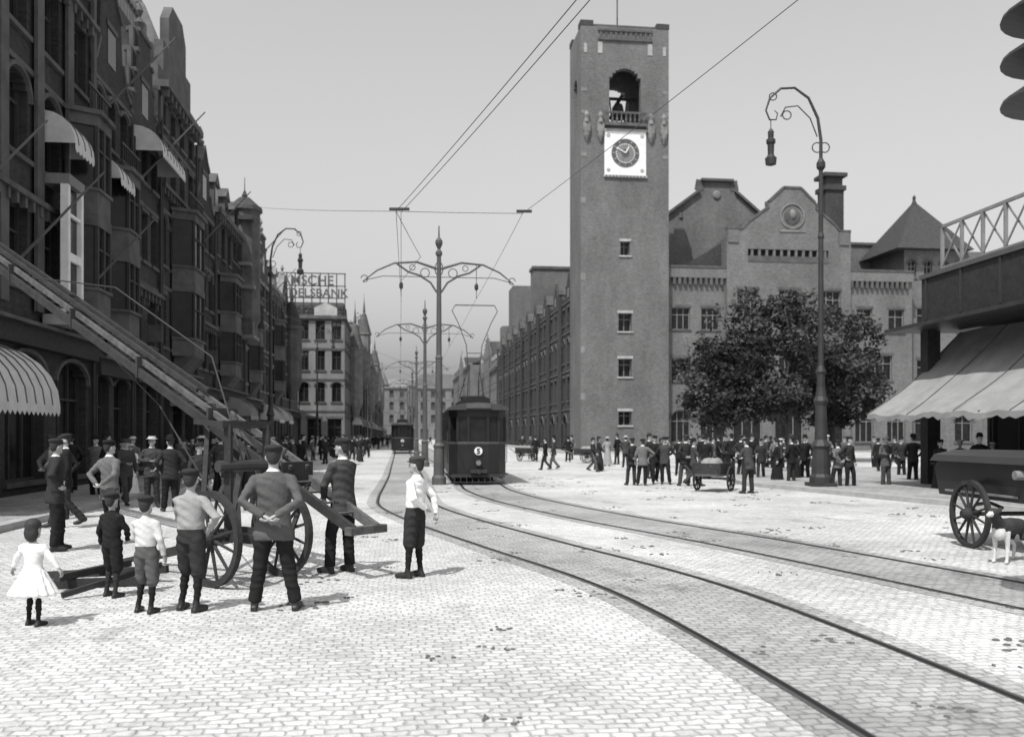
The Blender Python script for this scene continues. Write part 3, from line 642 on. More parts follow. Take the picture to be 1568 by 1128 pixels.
w.tube([(-2.75,20.5,6.85),(-2.3,20.5,6.85)],.035,M_IRON,n=6); w.tube([(.1,20.7,6.85),(.45,20.7,6.85)],.035,M_IRON,n=6)
w.obj('overhead_wires')

# ---------------------------------------------------------------- arc lamps
def arc_lamp(x,y,z0,s,side):
    e=root('street_lamp',T((x,y,z0))); q=P(); s=side
    q.lathe((0,0,0),[(.36,0),(.36,.3),(.3,.4),(.26,1.2),(.32,1.3),(.2,1.5),(.17,2.6),(.23,2.75),(.17,2.9),(.13,3.2),(.12,3.6),(.16,3.7),(.09,3.9),(.08,8),(.11,8.05),(.075,8.2),(.065,10.2),(.14,10.3),(.14,10.45),(.06,10.6)],M_IRON,16)
    q.box(-.4,.4,-.4,.4,-.02,.12,M_IRON); q.obj('post',e)
    q=P()
    q.tube([(0,0,10.5),(0,0,11.2),(s*.1,0,11.9),(s*.4,0,12.55),(s*.85,0,12.88),(s*1.3,0,12.86),(s*1.65,0,12.55),(s*1.78,0,12.15),(s*1.66,0,11.85),(s*1.45,0,11.85),(s*1.4,0,12.05),(s*1.5,0,12.15)],[.06,.055,.05,.045,.04,.04,.035,.03,.03,.025,.02,.015],M_IRON,n=8)
    q.tube([(s*.12,0,11.3),(s*.35,0,11.9),(s*.75,0,12.3),(s*1.15,0,12.25),(s*1.3,0,11.95)],.022,M_IRON,n=6)
    for cx,cz,r in ((-.12,10.95,.16),(.12,10.95,.16),(1.1,12.0,.14),(1.55,12.6,.12)):
        q.tube([(s*cx+r*math.cos(t),0,cz+r*math.sin(t)) for t in [k*math.pi/6 for k in range(13)]],.02,M_IRON,n=5)
    q.tube([(s*1.62,0,11.85),(s*1.62,0,11.4)],.015,M_IRON,n=5); q.obj('crook',e)
    q=P(); q.lathe((s*1.62,0,10.35),[(.02,0),(.17,.05),(.19,.25),(.14,.3),(.1,.36),(.11,.7),(.15,.75),(.15,.85),(.09,.9),(.1,1.1),(.04,1.2)],M_IRON,12); q.obj('arc_lantern',e)
arc_lamp(10.0,29.6,.13,1,-1)
arc_lamp(-13.15,49.8,.13,1,1)
arc_lamp(-19.6,92,.1,1,1)
q=P(); e=root('signal_post',T((4.9,8,0)))
q.lathe((0,0,0),[(.16,0),(.16,.3),(.09,.4),(.06,5.9)],M_IRON,12); q.obj('post',e)
q=P()
for z in (5.56,5.18,4.80): q.lathe((0,0,z-.1),[(.1,-.10),(.3,-.05),(.56,.03),(.55,.06),(.4,.16),(.15,.23)],M_IRON,28)
q.obj('hoods',e,smooth=False)

# ---------------------------------------------------------------- tram
def tram(M,bow=True,num='5'):
    e=root('tram',M); b=P(); dk=mat('tram_paint_dark',.018,rough=.4,var=.2); lt=mat('tram_paint_light',.07,rough=.4)
    w=1.03; Lh=8.4
    def hull(z0,z1,m,off=0):
        pts=[(-w+off,.55),(-w*.72+off,.1),(-w*.35,0),(w*.35,0),(w*.72-off,.1),(w-off,.55),(w-off,Lh-.55),(w*.72,Lh-.1),(w*.35,Lh),(-w*.35,Lh),(-w*.72,Lh-.1),(-w+off,Lh-.55)]
        n=len(pts); b.add([(x,y,z0) for x,y in pts]+[(x,y,z1) for x,y in pts],[tuple(range(n-1,-1,-1)),tuple(range(n,2*n))]+[(i,(i+1)%n,(i+1)%n+n,i+n) for i in range(n)],m)
    hull(.38,1.45,dk); hull(1.452,1.53,lt,.0); hull(2.42,2.66,dk)
    gl=P()
    gp_=[(-w*.97,.55),(-w*.7,.14),(-w*.34,.05),(w*.34,.05),(w*.7,.14),(w*.97,.55)]
    for (x0,y0),(x1,y1) in zip(gp_,gp_[1:]): gl.add([(x0,y0,1.53),(x1,y1,1.53),(x1,y1,2.42),(x0,y0,2.42)],[(0,1,2,3)],M_GLASS)
    for sx in (-1,1): gl.add([(sx*w*.97,.55,1.53),(sx*w*.97,Lh-.55,1.53),(sx*w*.97,Lh-.55,2.42),(sx*w*.97,.55,2.42)],[(0,1,2,3)],M_GLASS)
    gl.add([(-w*.97,Lh-.55,1.53),(w*.97,Lh-.55,1.53),(w*.97,Lh-.55,2.42),(-w*.97,Lh-.55,2.42)],[(0,1,2,3)],M_GLASS); gl.obj('windows',e)
    for x,y in ((-w*.97,.55),(-w*.71,.12),(-w*.34,.03),(w*.34,.03),(w*.71,.12),(w*.97,.55)): b.box(x-.045,x+.045,y-.03,y+.06,1.53,2.42,dk)
    for k in range(7):
        for sx in (-1,1): b.box(sx*w-.03,sx*w+.03,1.6+k*.95,1.7+k*.95,1.53,2.42,dk)
    prof=[(-w-.08,2.66),(-w-.02,2.76),(-w*.6,2.88),(0,2.94),(w*.6,2.88),(w+.02,2.76),(w+.08,2.66)]
    b.prism(prof,-.12,Lh+.12,mat('tram_roof',.05,rough=.7)); b.prism([(-.55,2.86),(.55,2.86),(.5,3.12),(.3,3.2),(-.3,3.2),(-.5,3.12)],1.1,Lh-1.1,dk)
    b.box(-.45,.45,-.17,-.125,2.72,2.9,M_STONED)
    b.tube([(0,-.14,.78),(0,.02,.78)],[.12,.10],M_IRON,n=16); b.tube([(0,-.15,.78),(0,-.14,.78)],[.09,.09],M_STONEM,n=16)
    b.tube([(0,-.06,1.2),(0,-.003,1.2)],[.145,.145],M_WHITE,n=20); b.box(-.3,.3,-.26,-.003,.42,.54,M_IRON); b.tube([(0,-.34,.48),(0,-.2,.48)],.09,M_IRON,n=10)
    b.box(-.95,.95,-.05,.3,.26,.375,M_IRON)
    for k in range(9): b.tube([(-.85+k*.2125,-.02,.3),(-.85+k*.2125,-.25,.1)],.015,M_IRON,n=5)
    b.tube([(-.9,-.25,.1),(.9,-.25,.1)],.02,M_IRON,n=6)
    for sx in (-1,1):
        b.box(sx*.86-.05,sx*.86+.05,.3,Lh-.3,.2,.376,M_IRON); b.tube([(sx*w*.98,.62,.75),(sx*(w+.05),.62,.8),(sx*(w+.05),.62,1.9)],.015,M_STEEL,n=5)
        b.box(sx*1.0-.15,sx*1.0+.15,.6,1.3,.32,.37,M_WOOD)
        for y in (3.1,5.3): b.wheel((sx*.72,y,.38),(1,0,0),.38,M_IRON,ns=6,rim=.08,wd=.09)
    b.obj('body',e,bevel=.012)
    c=bpy.data.curves.new('number','FONT'); c.body=num; c.size=.26; c.extrude=.004; c.offset=.01; c.align_x='CENTER'; c.materials.append(M_BLACK)
    o=link(bpy.data.objects.new('route_number',c)); o.parent=e; o.matrix_local=T((0,-.068,1.11))@Matrix.Rotation(math.pi/2,4,'X')
    if bow:
        q=P(); y=3.0
        for sx in (-1,1):
            q.tube([(sx*.22,y,3.2),(sx*.2,y-.3,4.0),(sx*.3,y-.7,5.2),(sx*.62,y-.95,6.0),(sx*.86,y-1.05,6.45),(sx*.74,y-1.08,6.66)],.018,M_IRONG,n=6)
            q.tube([(sx*.5,y+.9,3.2),(sx*.25,y-.1,4.2)],.015,M_IRON,n=5)
        q.tube([(-.74,y-1.08,6.66),(.74,y-1.08,6.66)],.022,M_IRONG,n=6); q.tube([(-.28,y-.55,4.9),(.28,y-.55,4.9)],.015,M_IRON,n=5)
        q.box(-.45,.45,y-.3,y+1.1,3.2,3.28,M_IRON); q.obj('bow_collector',e)
    return e
tram(T((-1.2,32.6,.01))@RZ(6))
pq=STREET@Vector((.25,86,0)); tram(T((pq.x,pq.y,.01))@RZ(7),num='2')

# ---------------------------------------------------------------- trees
def tree(loc,H,cr_,cz,seed,n=230):
    rr=random.Random(seed); e=root('tree',T(loc)); t=P()
    t.tube([(0,0,-.1),(.05,0,1),(.0,.1,2.4),(.2,.1,4.2),(.1,0,6.5),(.1,0,H*.85)],[.42,.3,.26,.22,.14,.04],M_BARK,n=12)
    cl=[]
    for k in range(n):
        while True:
            p=Vector((rr.uniform(-1,1),rr.uniform(-1,1),rr.uniform(-1,1)))
            if p.length<1 and p.length>rr.uniform(.1,.85): break
        ang=math.atan2(p.y,p.x); lump=1+.2*math.sin(3*ang+seed)+.14*math.sin(5*ang+p.z*5)
        q=Vector((p.x*cr_[0]*lump,p.y*cr_[1]*lump,cz+p.z*cr_[2]*(1+.16*math.sin(ang*2+1)+.08*math.sin(p.x*7))))
        if p.z<-.35: q.z=cz+(-.35+(p.z+.35)*.75)*cr_[2]
        cl.append(q)
    for q in cl[::6]:
        z=rr.uniform(2.0,5.5); m_=Vector((q.x*.45,q.y*.45,(z+q.z)/2+.3))
        t.tube([(0.1,0,z),m_,q],[.09,.05,.015],M_BARK,n=6)
    t.obj('trunk_and_limbs',e)
    l=P(); va=[[],[]];fa=[[],[]]
    for q in cl:
        cr0=rr.uniform(.4,1.0); sh=0 if rr.random()<.5 else 1
        for j in range(62):
            d=Vector((rr.gauss(0,1),rr.gauss(0,1),rr.gauss(0,.6))).normalized()*cr0*rr.random()**.45
            c=q+d; s=rr.uniform(.08,.17)
            a=Vector((rr.gauss(0,1),rr.gauss(0,1),rr.gauss(0,.6))).normalized(); b=a.orthogonal().normalized()
            b=(Matrix.Rotation(rr.random()*6.28,3,a)@b); 
            o=len(va[sh]); va[sh]+=[c-a*s*1.3,c-b*s*.6,c+a*s*1.3,c+b*s*.6]; fa[sh].append((o,o+1,o+2,o+3))
    l.add(va[0],fa[0],M_LEAF1); l.add(va[1],fa[1],M_LEAF2)
    me=l.mesh('crown'); o=link(bpy.data.objects.new('crown',me)); o.parent=e
tree((18.0,60,0),11.4,(5.3,4.6,4.6),6.7,3,270)
tree((13.2,58,0),8.6,(2.7,2.6,3.2),4.8,8,120)
tree((22.4,64,0),8.5,(3.4,3.0,3.3),5.0,5,140)

# ---------------------------------------------------------------- pavilion on the right
def pavilion():
    M=Matrix(((.1,.995,0,14.1),(-.995,.1,0,31),(0,0,1,.13),(0,0,0,1))); e=root('pavilion',M)
    W=P();L=17
    W.box(-.3,L,-.05,.15,5.5,6.95,M_WOODD); W.box(-.35,L,-.12,.2,6.95,7.1,M_IRONG); W.box(-.35,-.1,.15,7,5.5,6.95,M_WOODD)
    for k in range(9): W.box(k*2.0-.05,k*2.0+.05,-.09,-.052,5.55,6.94,M_IRON)
    W.prismx([(-1.05,5.18),(-1.05,5.3),(.15,5.49),(7.2,5.49),(7.2,5.3)],-.95,L,M_IRON)
    W.box(-.2,L,.4,7,6.6,6.8,M_SLATE)
    W.box(-.1,L,6.8,7,0,5.2,M_WOODD); W.box(-.1,.05,2.2,6.8,0,5.2,M_WOODD)
    W.box(-.2,.25,-.15,.3,0,5.18,M_WOODD)
    for k in range(1,5): W.box(k*4-.1,k*4+.1,1.3,1.5,0,5.18,M_WOODD)
    W.box(.3,L,1.7,1.8,0,.9,M_WOODD); W.box(.3,L,1.7,1.8,2.9,5.1,M_WOODD)
    for k in range(12): W.box(.9+k*1.35,.98+k*1.35,1.7,1.8,.9,2.9,M_FRAMED)
    W.box(.3,L,2.3,2.32,0,3,M_BLACK)  # black sheet paints the darkness of the interior behind the glazing
    W.obj('structure',e)
    A=P(); nx=34; ny=8
    def pt(i,j):
        x=-.1+L*i/nx; t=j/ny; y=1.25-3.35*t; z=5.15-2.85*t-.2*math.sin(math.pi*t)+.045*math.sin(i*1.9)*t+.03*math.sin(i*.7+j)
        return (x,y,z)
    vs=[pt(i,j) for i in range(nx+1) for j in range(ny+1)]; A.add(vs,[(i*(ny+1)+j,i*(ny+1)+j+1,(i+1)*(ny+1)+j+1,(i+1)*(ny+1)+j) for i in range(nx) for j in range(ny)],M_CANVAS)
    o=A.obj('awning',e,smooth=True)
    A=P()
    for i in range(0,nx,1):
        a=pt(i,ny);b=pt(i+1,ny); A.add([a,b,(b[0],b[1]-.01,b[2]-.14),((a[0]+b[0])/2,b[1]-.01,b[2]-.2),(a[0],a[1]-.01,a[2]-.14)],[(0,1,2,3,4)],M_CANVAS)
        if i%5==0:
            A.tube([Vector(pt(i,j))+Vector((0,0,.02)) for j in range(ny+1)],.018,M_CANVASD,n=5)
    for x in (0,6,12): A.tube([(x,-2.05,2.3),(x,1.3,2.6)],.03,M_IRON,n=6)
    A.obj('awning_valance',e)
    K=P(); z0,z1=7.1,8.5; x=.7; y=.1; ml=mat('lattice_paint',.2)
    K.box(x,L,y-.04,y+.04,z1,z1+.1,ml); K.box(x,L,y-.04,y+.04,z0+.02,z0+.12,ml)
    while x<L-1.0:
        K.box(x-.04,x+.04,y-.05,y+.05,z0,z1,ml)
        K.beam((x,y-.02,z0+.1),(x+1.1,y-.02,z1),.03,.06,ml); K.beam((x+1.1,y+.03,z0+.1),(x,y+.03,z1),.03,.06,ml); x+=1.1
    K.obj('roof_lattice',e)
    B=P()
    for k in range(5):
        x=1.2+k*2.6; B.box(x-.35,x+.35,-.4,.3,.7,.74,M_WOOD)
        for sx in (-1,1):
            for sy in (-.3,.2): B.box(x+sx*.3-.02,x+sx*.3+.02,sy-.02,sy+.02,0,.7,M_WOODD)
    B.obj('cafe_tables',e)
pavilion()

# ---------------------------------------------------------------- people
SK=mat('skin',.34,rough=.6,var=.1,scale=8); HAIR=mat('hair',.03,rough=.7,scale=30,bump=.4); SHOE=mat('boot_leather',.025,rough=.45)
def cloth(name,v): return mat('cloth_'+name,v,rough=.95,var=.16,scale=7,bump=.7,bscale=13,spec=.1)
C_BLK=cloth('black',.018);C_DK=cloth('dark',.032);C_GR=cloth('grey',.09);C_LG=cloth('light_grey',.27);C_WH=cloth('white',.75);C_MD=cloth('mid',.055);C_STR=mat('straw',.45,var=.1); C_SH=cloth('shirt',.5);C_TN=cloth('tweed',.13)
ARMS={'down':((.25,-.03,1.15),(.27,.05,.9)),'hips':((.43,-.10,1.2),(.23,.05,1.03)),'behind':((.30,-.17,1.17),(.06,-.22,1.03)),
 'pocket':((.31,-.09,1.17),(.22,.08,.97)),'fwd':((.25,.12,1.17),(.16,.36,1.12)),'fold':((.29,.03,1.17),(.03,.2,1.16)),'back':((.27,-.14,1.18),(.26,-.2,.93)),'front':((.26,.1,1.17),(.25,.25,.97)),'low':((.24,.1,1.15),(.1,.26,.98)),
 'out':((.36,.02,1.2),(.46,.06,1.02))}
def remesh(parts,vox,mats):
    allp=P(); bv=[]
    for m,p in parts.items():
        allp.add(p.v,p.f,m); bv.append((mats.index(m),BVHTree.FromPolygons([tuple(v) for v in p.v],p.f)))
    me=bpy.data.meshes.new('t'); me.from_pydata([tuple(a) for a in allp.v],[],allp.f)
    bm=bmesh.new(); bm.from_mesh(me); bmesh.ops.recalc_face_normals(bm,faces=bm.faces); bm.to_mesh(me); bm.free()
    o=link(bpy.data.objects.new('t',me)); md=o.modifiers.new('r','REMESH'); md.mode='VOXEL'; md.voxel_size=vox
    sm=o.modifiers.new('s','SMOOTH'); sm.iterations=3; sm.factor=.5
    bpy.context.view_layer.update(); ev=o.evaluated_get(bpy.context.evaluated_depsgraph_get()); m2=ev.to_mesh()
    vs=[v.co.copy() for v in m2.vertices]; fs=[tuple(p.vertices) for p in m2.polygons]; mi=[]
    for p in m2.polygons:
        c=p.center; best=9;bi=0
        for i,t in bv:
            r=t.find_nearest(c)
            if r[0] is not None and r[3]<best-.0015: best=r[3];bi=i
        mi.append(bi)
    ev.to_mesh_clear(); bpy.data.objects.remove(o); bpy.data.meshes.remove(me)
    return vs,fs,mi
def person_mesh(name,H=1.72,arms=('down','down'),legs='stand',top=None,bottom=None,hat='cap',hatm=None,outfit='suit',hs=1.0,turn=0,nod=0,lean=0,vox=.02,wide=1.0,sock=None,hairlong=False):
    top=top or C_DK; bottom=bottom or C_DK; hatm=hatm or C_DK; sock=sock or C_BLK
    B={}; 
    def q(m):
        if m not in B: B[m]=P()
        return B[m]
    LS=lambda p:(p[0],p[1]+lean*max(0,p[2]-.9),p[2])
    wd=wide
    if outfit=='suit': rg=[(0,0,.76,.195*wd,.15),(0,0,.86,.19*wd,.145),(0,0,1.0,.172*wd,.125),(0,0,1.1,.165*wd,.118),(0,.005,1.25,.185*wd,.13),(0,0,1.36,.192*wd,.125),(0,-.01,1.43,.155,.1),(0,-.01,1.48,.085,.075)]
    elif outfit in('shirt','knickers'): rg=[(0,0,1.035,.158*wd,.118),(0,0,1.07,.172*wd,.135),(0,0,1.12,.168*wd,.13),(0,0,1.25,.182*wd,.128),(0,0,1.36,.188*wd,.12),(0,-.01,1.43,.15,.095),(0,-.01,1.48,.08,.07)]
    elif outfit=='dress': rg=[(0,0,.56,.40,.36),(0,0,.75,.31,.28),(0,0,.98,.18,.16),(0,0,1.1,.15,.125),(0,.01,1.27,.175,.14),(0,0,1.36,.19,.125),(0,-.01,1.43,.16,.1),(0,-.01,1.48,.08,.07)]
    else: rg=[(0,0,.08,.30,.28),(0,0,.75,.2,.19),(0,0,1.0,.15,.13),(0,0,1.1,.135,.115),(0,.01,1.27,.16,.13),(0,0,1.36,.17,.115),(0,-.01,1.43,.145,.09),(0,-.01,1.48,.07,.06)]
    q(top).rings([(a,LS((0,b,z))[1],z,rx,ry) for a,b,z,rx,ry in rg],top)
    if outfit=='dress':
        n=15
        for k in range(n):
            t=2*math.pi*k/n; q(top).tube([(.17*math.cos(t),.15*math.sin(t),1.0),(.40*math.cos(t),.36*math.sin(t),.56)],[.02,.05],top,n=6)
        for sx in (-1,1): q(top).ell((sx*.2,0,1.36),(.09,.09,.1),top)
    L={'stand':[((.10,.01,.50),(.11,-.02,.09)),((-.10,.03,.50),(-.13,.04,.09))],'apart':[((.15,.02,.5),(.23,0,.09)),((-.14,.02,.5),(-.2,.02,.09))],
       'walk':[((.10,.17,.51),(.10,.24,.10)),((-.10,-.02,.5),(-.1,-.33,.15))],'contra':[((.10,.02,.50),(.09,-.02,.09)),((-.13,.1,.52),(-.18,.07,.09))]}[legs]
    for (kn,an),sx in zip(L,(1,-1)):
        hp=(sx*.088,0,.92)
        if outfit=='suit' or outfit=='shirt':
            q(bottom).tube([(sx*.08,0,1.0),hp,Vector(hp).lerp(Vector(kn),.5),kn,Vector(kn).lerp(Vector(an),.5),(an[0],an[1],an[2]+.01)],[.09,.102,.092,.078,.072,.072],bottom,n=14)
        else:
            if outfit!='dress': q(bottom).tube([(sx*.08,0,1.0),hp,Vector(hp).lerp(Vector(kn),.5),(kn[0],kn[1],kn[2]-.02),(kn[0],kn[1],kn[2]-.07)],[.09,.108,.105,.095,.062],bottom,n=14)
            q(sock).tube([kn,Vector(kn).lerp(Vector(an),.3),Vector(kn).lerp(Vector(an),.7),an],[.05,.056,.042,.036],sock,n=12)
        fx,fy,fz=an; pitch=.0 if fz<.12 else .07
        dx=.03*sx
        q(SHOE).tube([(fx,fy-.05,fz-.035+pitch),(fx,fy,fz-.03+pitch*.6),(fx+dx*.6,fy+.09,fz-.045),(fx+dx,fy+.18,fz-.055),(fx+dx,fy+.205,fz-.06)],[.04,.05,.048,.036,.018],SHOE,n=12,asp=.9)
        q(SHOE).tube([(fx,fy,fz-.04),(fx,fy,fz+.06)],[.045,.042],SHOE,n=12)
        q(SHOE).box(fx-.035,fx+.035,fy-.07,fy-.01,fz-.09+pitch,fz-.04+pitch,SHOE)
    if outfit=='shirt' or outfit=='knickers': q(bottom).rings([(0,0,.86,.15*wd,.115),(0,0,.95,.165*wd,.125),(0,0,1.04,.165*wd,.128)],bottom)
    fine=P(); hands=[]
    for nm,sx in zip(arms,(1,-1)):
        el,wr=ARMS[nm] if isinstance(nm,str) else nm
        sh=LS((sx*.17*wd,-.005,1.395)); el=LS((sx*el[0],el[1],el[2])); wr=LS((sx*wr[0],wr[1],wr[2]))
        S_=Vector(sh);E=Vector(el);Wr=Vector(wr)
        q(top).tube([S_+Vector((-sx*.07,0,.02)),S_,S_.lerp(E,.5),E,E.lerp(Wr,.5),Wr],[.055,.066,.058,.054,.049,.042],top,n=12)
        hands.append((sx,E,Wr))
    q(SK).tube([LS((0,-.01,1.42)),LS((0,.005,1.57))],[.056,.052],SK,n=12)
    if outfit in('shirt','knickers','suit'): q(C_WH if outfit=='suit' else top).tube([LS((0,-.008,1.465)),LS((0,-.002,1.5))],[.069,.064],C_WH if outfit=='suit' else top,n=14)
    mats=list(dict.fromkeys(list(B.keys())+[SK,HAIR,hatm,M_BLACK]))
    vs,fs,mi=remesh(B,vox,mats)
    for i_,v_ in enumerate(vs):
        if .2<v_.z<1.42:
            a_=math.sin(v_.z*38+v_.x*22)*math.sin(v_.y*31+v_.z*17+v_.x*9); v_.x+=a_*.006; v_.y+=a_*.008
            if v_.z<.5: v_.y+=.004*math.sin(v_.z*90)
    for sx,E,Wr in hands:
        d=(Wr-E).normalized()
        fwd=Vector((0,1,0))-d*d.y
        fwd=fwd.normalized() if fwd.length>.2 else d.orthogonal().normalized()
        nrm=d.cross(fwd).normalized()*(-sx)
        fine.tube([Wr-d*.03,Wr+d*.02,Wr+d*.06,Wr+d*.095],[.024,.036,.042,.036],SK,n=10,asp=.5,ref=fwd)
        for k in range(4):
            o=fwd*(-.03+.02*k); ln=[.055,.068,.074,.066][k]
            p0=Wr+d*.085+o; p1=p0+d*ln*.5+nrm*.006; p2=p1+d*ln*.35+nrm*.025; p3=p2+d*ln*.1+nrm*.025
            fine.tube([p0,p1,p2,p3],[.0095,.009,.008,.006],SK,n=7)
        p0=Wr+d*.03+fwd*.03; fine.tube([p0,p0+d*.025+fwd*.022,p0+d*.06+fwd*.026+nrm*.01],[.013,.011,.008],SK,n=7)
    Hd={}
    def h(m):
        if m not in Hd: Hd[m]=P()
        return Hd[m]
    h(SK).ell((0,.0,1.64),(.074,.092,.108),SK,16,12); h(SK).ell((0,.035,1.575),(.052,.058,.05),SK,12,8); h(SK).ell((0,-.005,1.57),(.055,.06,.05),SK,12,8)
    h(SK).tube([(0,.085,1.66),(0,.108,1.622),(0,.088,1.608)],[.009,.014,.01],SK,n=7)
    for sx in (-1,1): h(SK).ell((sx*.078,-.005,1.625),(.012,.02,.032),SK,8,6)
    h(SK).ell((0,.088,1.578),(.024,.01,.012),SK,8,6); h(SK).ell((0,.08,1.548),(.022,.016,.018),SK,8,6)
    h(HAIR).ell((0,-.022,1.665),(.08,.088,.095),HAIR,16,10); h(HAIR).ell((0,-.035,1.63),(.07,.07,.08),HAIR,16,10)
    if hairlong: h(HAIR).ell((0,-.04,1.60),(.088,.07,.11),HAIR,14,10); h(HAIR).ell((0,-.01,1.69),(.092,.1,.085),HAIR,14,10)
    if hat=='cap':
        h(hatm).rings([(0,-.005,1.675,.084,.1),(0,-.005,1.70,.09,.105),(0,-.012,1.722,.1,.116),(0,-.018,1.745,.097,.11),(0,-.02,1.762,.075,.085),(0,-.02,1.77,.03,.03)],hatm,20)
        h(hatm).rings([(0,.085,1.682,.062,.055),(0,.085,1.695,.066,.058)],hatm,16)
    elif hat=='bowler':
        h(hatm).rings([(0,0,1.70,.12,.14),(0,0,1.712,.125,.145),(0,0,1.714,.088,.102),(0,0,1.77,.088,.1),(0,0,1.81,.06,.07),(0,0,1.82,.02,.02)],hatm,20)
    elif hat=='straw':
        h(hatm).rings([(0,0,1.70,.14,.16),(0,0,1.712,.14,.16),(0,0,1.714,.09,.104),(0,0,1.77,.09,.104)],hatm,20)
    v2,f2,m2=remesh(Hd,max(.008,vox*.55),mats)
    Rm=Matrix.Rotation(math.radians(turn),4,'Z')@Matrix.Rotation(math.radians(nod),4,'X')
    neck=Vector((0,0,1.5)); lo=Vector((0,lean*.62,0))
    def hx(v): return neck+lo+(Rm@((v-neck)*hs))
    o=len(vs); vs+=[hx(v) for v in v2]; fs+=[tuple(i+o for i in f) for f in f2]; mi+=m2
    ex=P()
    for sx in (-1,1):
        ex.ell((sx*.03,.083,1.643),(.012,.008,.007),M_BLACK,8,5); ex.ell((sx*.031,.087,1.663),(.019,.006,.004),HAIR,8,4)
    ex.ell((0,.0965,1.578),(.02,.003,.0025),M_BLACK,8,4)
    o=len(vs); vs+=[hx(v) for v in ex.v]; fs+=[tuple(i+o for i in f) for f in ex.f]; mi+=[mats.index(ex.mats[i]) for i in ex.mi]
    o=len(vs); vs+=fine.v; fs+=[tuple(i+o for i in f) for f in fine.f]; mi+=[mats.index(SK)]*len(fine.f)
    k=H/1.75
    me=bpy.data.meshes.new(name); me.from_pydata([tuple(v*k) for v in vs],[],fs)
    for m in mats: me.materials.append(m)
    me.polygons.foreach_set('material_index',mi); me.polygons.foreach_set('use_smooth',[True]*len(fs)); me.update()
    return me
VAR={C_BLK:[C_BLK,C_DK,C_BLK],C_DK:[C_BLK,C_DK,C_MD,C_DK],C_MD:[C_DK,C_MD,C_BLK,C_TN],C_GR:[C_GR,C_TN,C_MD,C_DK],C_SH:[C_SH,C_LG,C_WH]}
def put(name,me,x,y,rot,z=0,s=1,vary=False,sx=1):
    o=link(bpy.data.objects.new(name,me)); o.matrix_world=T((x,y,z))@RZ(rot)@Matrix.Diagonal((s*sx,s*sx,s,1))
    if vary:
        for sl in o.material_slots:
            m=sl.material
            if m in VAR: sl.link='OBJECT'; sl.material=R.choice(VAR[m])
    return o
HV=.012
put('toddler_girl',person_mesh('toddler_girl',.93,('out','out'),'stand',top=C_WH,outfit='dress',hat=None,hs=1.5,vox=.018,hairlong=True),-4.50,8.6,-12)
put('boy',person_mesh('boy',1.14,('down','low'),'contra',top=C_SH,bottom=C_GR,outfit='knickers',hat='cap',hatm=C_DK,hs=1.22,vox=.016),-3.68,9.2,-10)
put('boy',person_mesh('boy_b',1.42,('hips','low'),'contra',top=C_LG,bottom=C_DK,outfit='knickers',hat='cap',hatm=C_DK,hs=1.1,vox=.014,wide=1.05,turn=15),-3.26,9.28,-15)
put('man',person_mesh('man_a',1.68,('behind','behind'),'apart',top=C_GR,bottom=C_BLK,outfit='suit',hat='cap',hatm=C_DK,vox=HV,turn=10,wide=1.08),-2.44,9.35,5)
put('man',person_mesh('man_b',1.74,('fwd','low'),'contra',top=C_MD,bottom=C_BLK,outfit='suit',hat='cap',hatm=C_DK,vox=HV,turn=20,wide=1.02,lean=.05),-2.2,11.95,55)
put('boy',person_mesh('boy_c',1.50,('back','behind'),'stand',top=C_WH,bottom=C_DK,outfit='knickers',hat='cap',hatm=C_MD,hs=1.08,vox=HV,turn=12,lean=-.04,wide=.95),-1.22,11.5,62)
put('boy',person_mesh('boy_d',1.12,('low','down'),'contra',top=C_BLK,bottom=C_BLK,outfit='knickers',hat='cap',hatm=C_DK,hs=1.2,vox=.018,sock=C_DK),-4.42,10.1,-20)
TM=[person_mesh('crowd_a',1.72,('down','down'),'walk',top=C_BLK,bottom=C_DK,hat='cap'),
    person_mesh('crowd_b',1.74,('pocket','pocket'),'stand',top=C_DK,bottom=C_BLK,hat='bowler',hatm=C_BLK,turn=15),
    person_mesh('crowd_c',1.70,('behind','behind'),'contra',top=C_MD,bottom=C_DK,hat='cap',turn=-12),
    person_mesh('crowd_d',1.72,('fold','low'),'stand',top=C_GR,bottom=C_DK,hat='straw',hatm=C_STR),
    person_mesh('crowd_e',1.70,('front','down'),'walk',top=C_DK,bottom=C_GR,hat='bowler',hatm=C_BLK),
    person_mesh('crowd_f',1.62,('low','down'),'stand',top=C_BLK,outfit='woman',hat='straw',hatm=C_DK,hairlong=True),
    person_mesh('crowd_g',1.60,('low','fold'),'stand',top=C_SH,outfit='woman',hat='straw',hatm=C_STR,hairlong=True),
    person_mesh('crowd_h',1.66,('hips','down'),'contra',top=C_GR,bottom=C_BLK,hat='cap',turn=25,lean=.04),
    person_mesh('crowd_i',1.72,('fwd','down'),'walk',top=C_DK,bottom=C_DK,hat='cap',turn=-20,lean=.05)]
def crowd(lst):
    for x,y,t,rot in lst:
        nm='woman' if t in(5,6) else 'man'
        put(nm,TM[t],x,y,rot,s=R.uniform(.93,1.05),vary=True,sx=R.uniform(.92,1.06))
crowd([(-7.05,14.1,7,-60),(-6.6,15.0,2,-25),(-8.6,17.6,0,120),(-9.6,19.5,1,170),(-6.7,19.6,5,-150),(-5.9,21.5,8,100),(-10.3,20.5,2,-40),(-8.0,21.4,1,30),(-8.9,22.6,3,200),(-7.3,23.5,0,-20)])
sl=[]
for k in range(88):
    vv=R.uniform(23,46) if k%2 else R.uniform(40,95); uu=R.uniform(-9.9,-4.4) if vv<60 else R.uniform(-9.6,-2.6); q=STREET@Vector((uu,vv,0))
    sl.append((q.x,q.y,R.choice([0,1,2,3,4,0,1,5,5,6,7,8]),R.choice([0,180,160,20,90,200,-80])+R.uniform(-30,30)))
crowd(sl)
def at(px,Y): return (px-784)*Y/1400
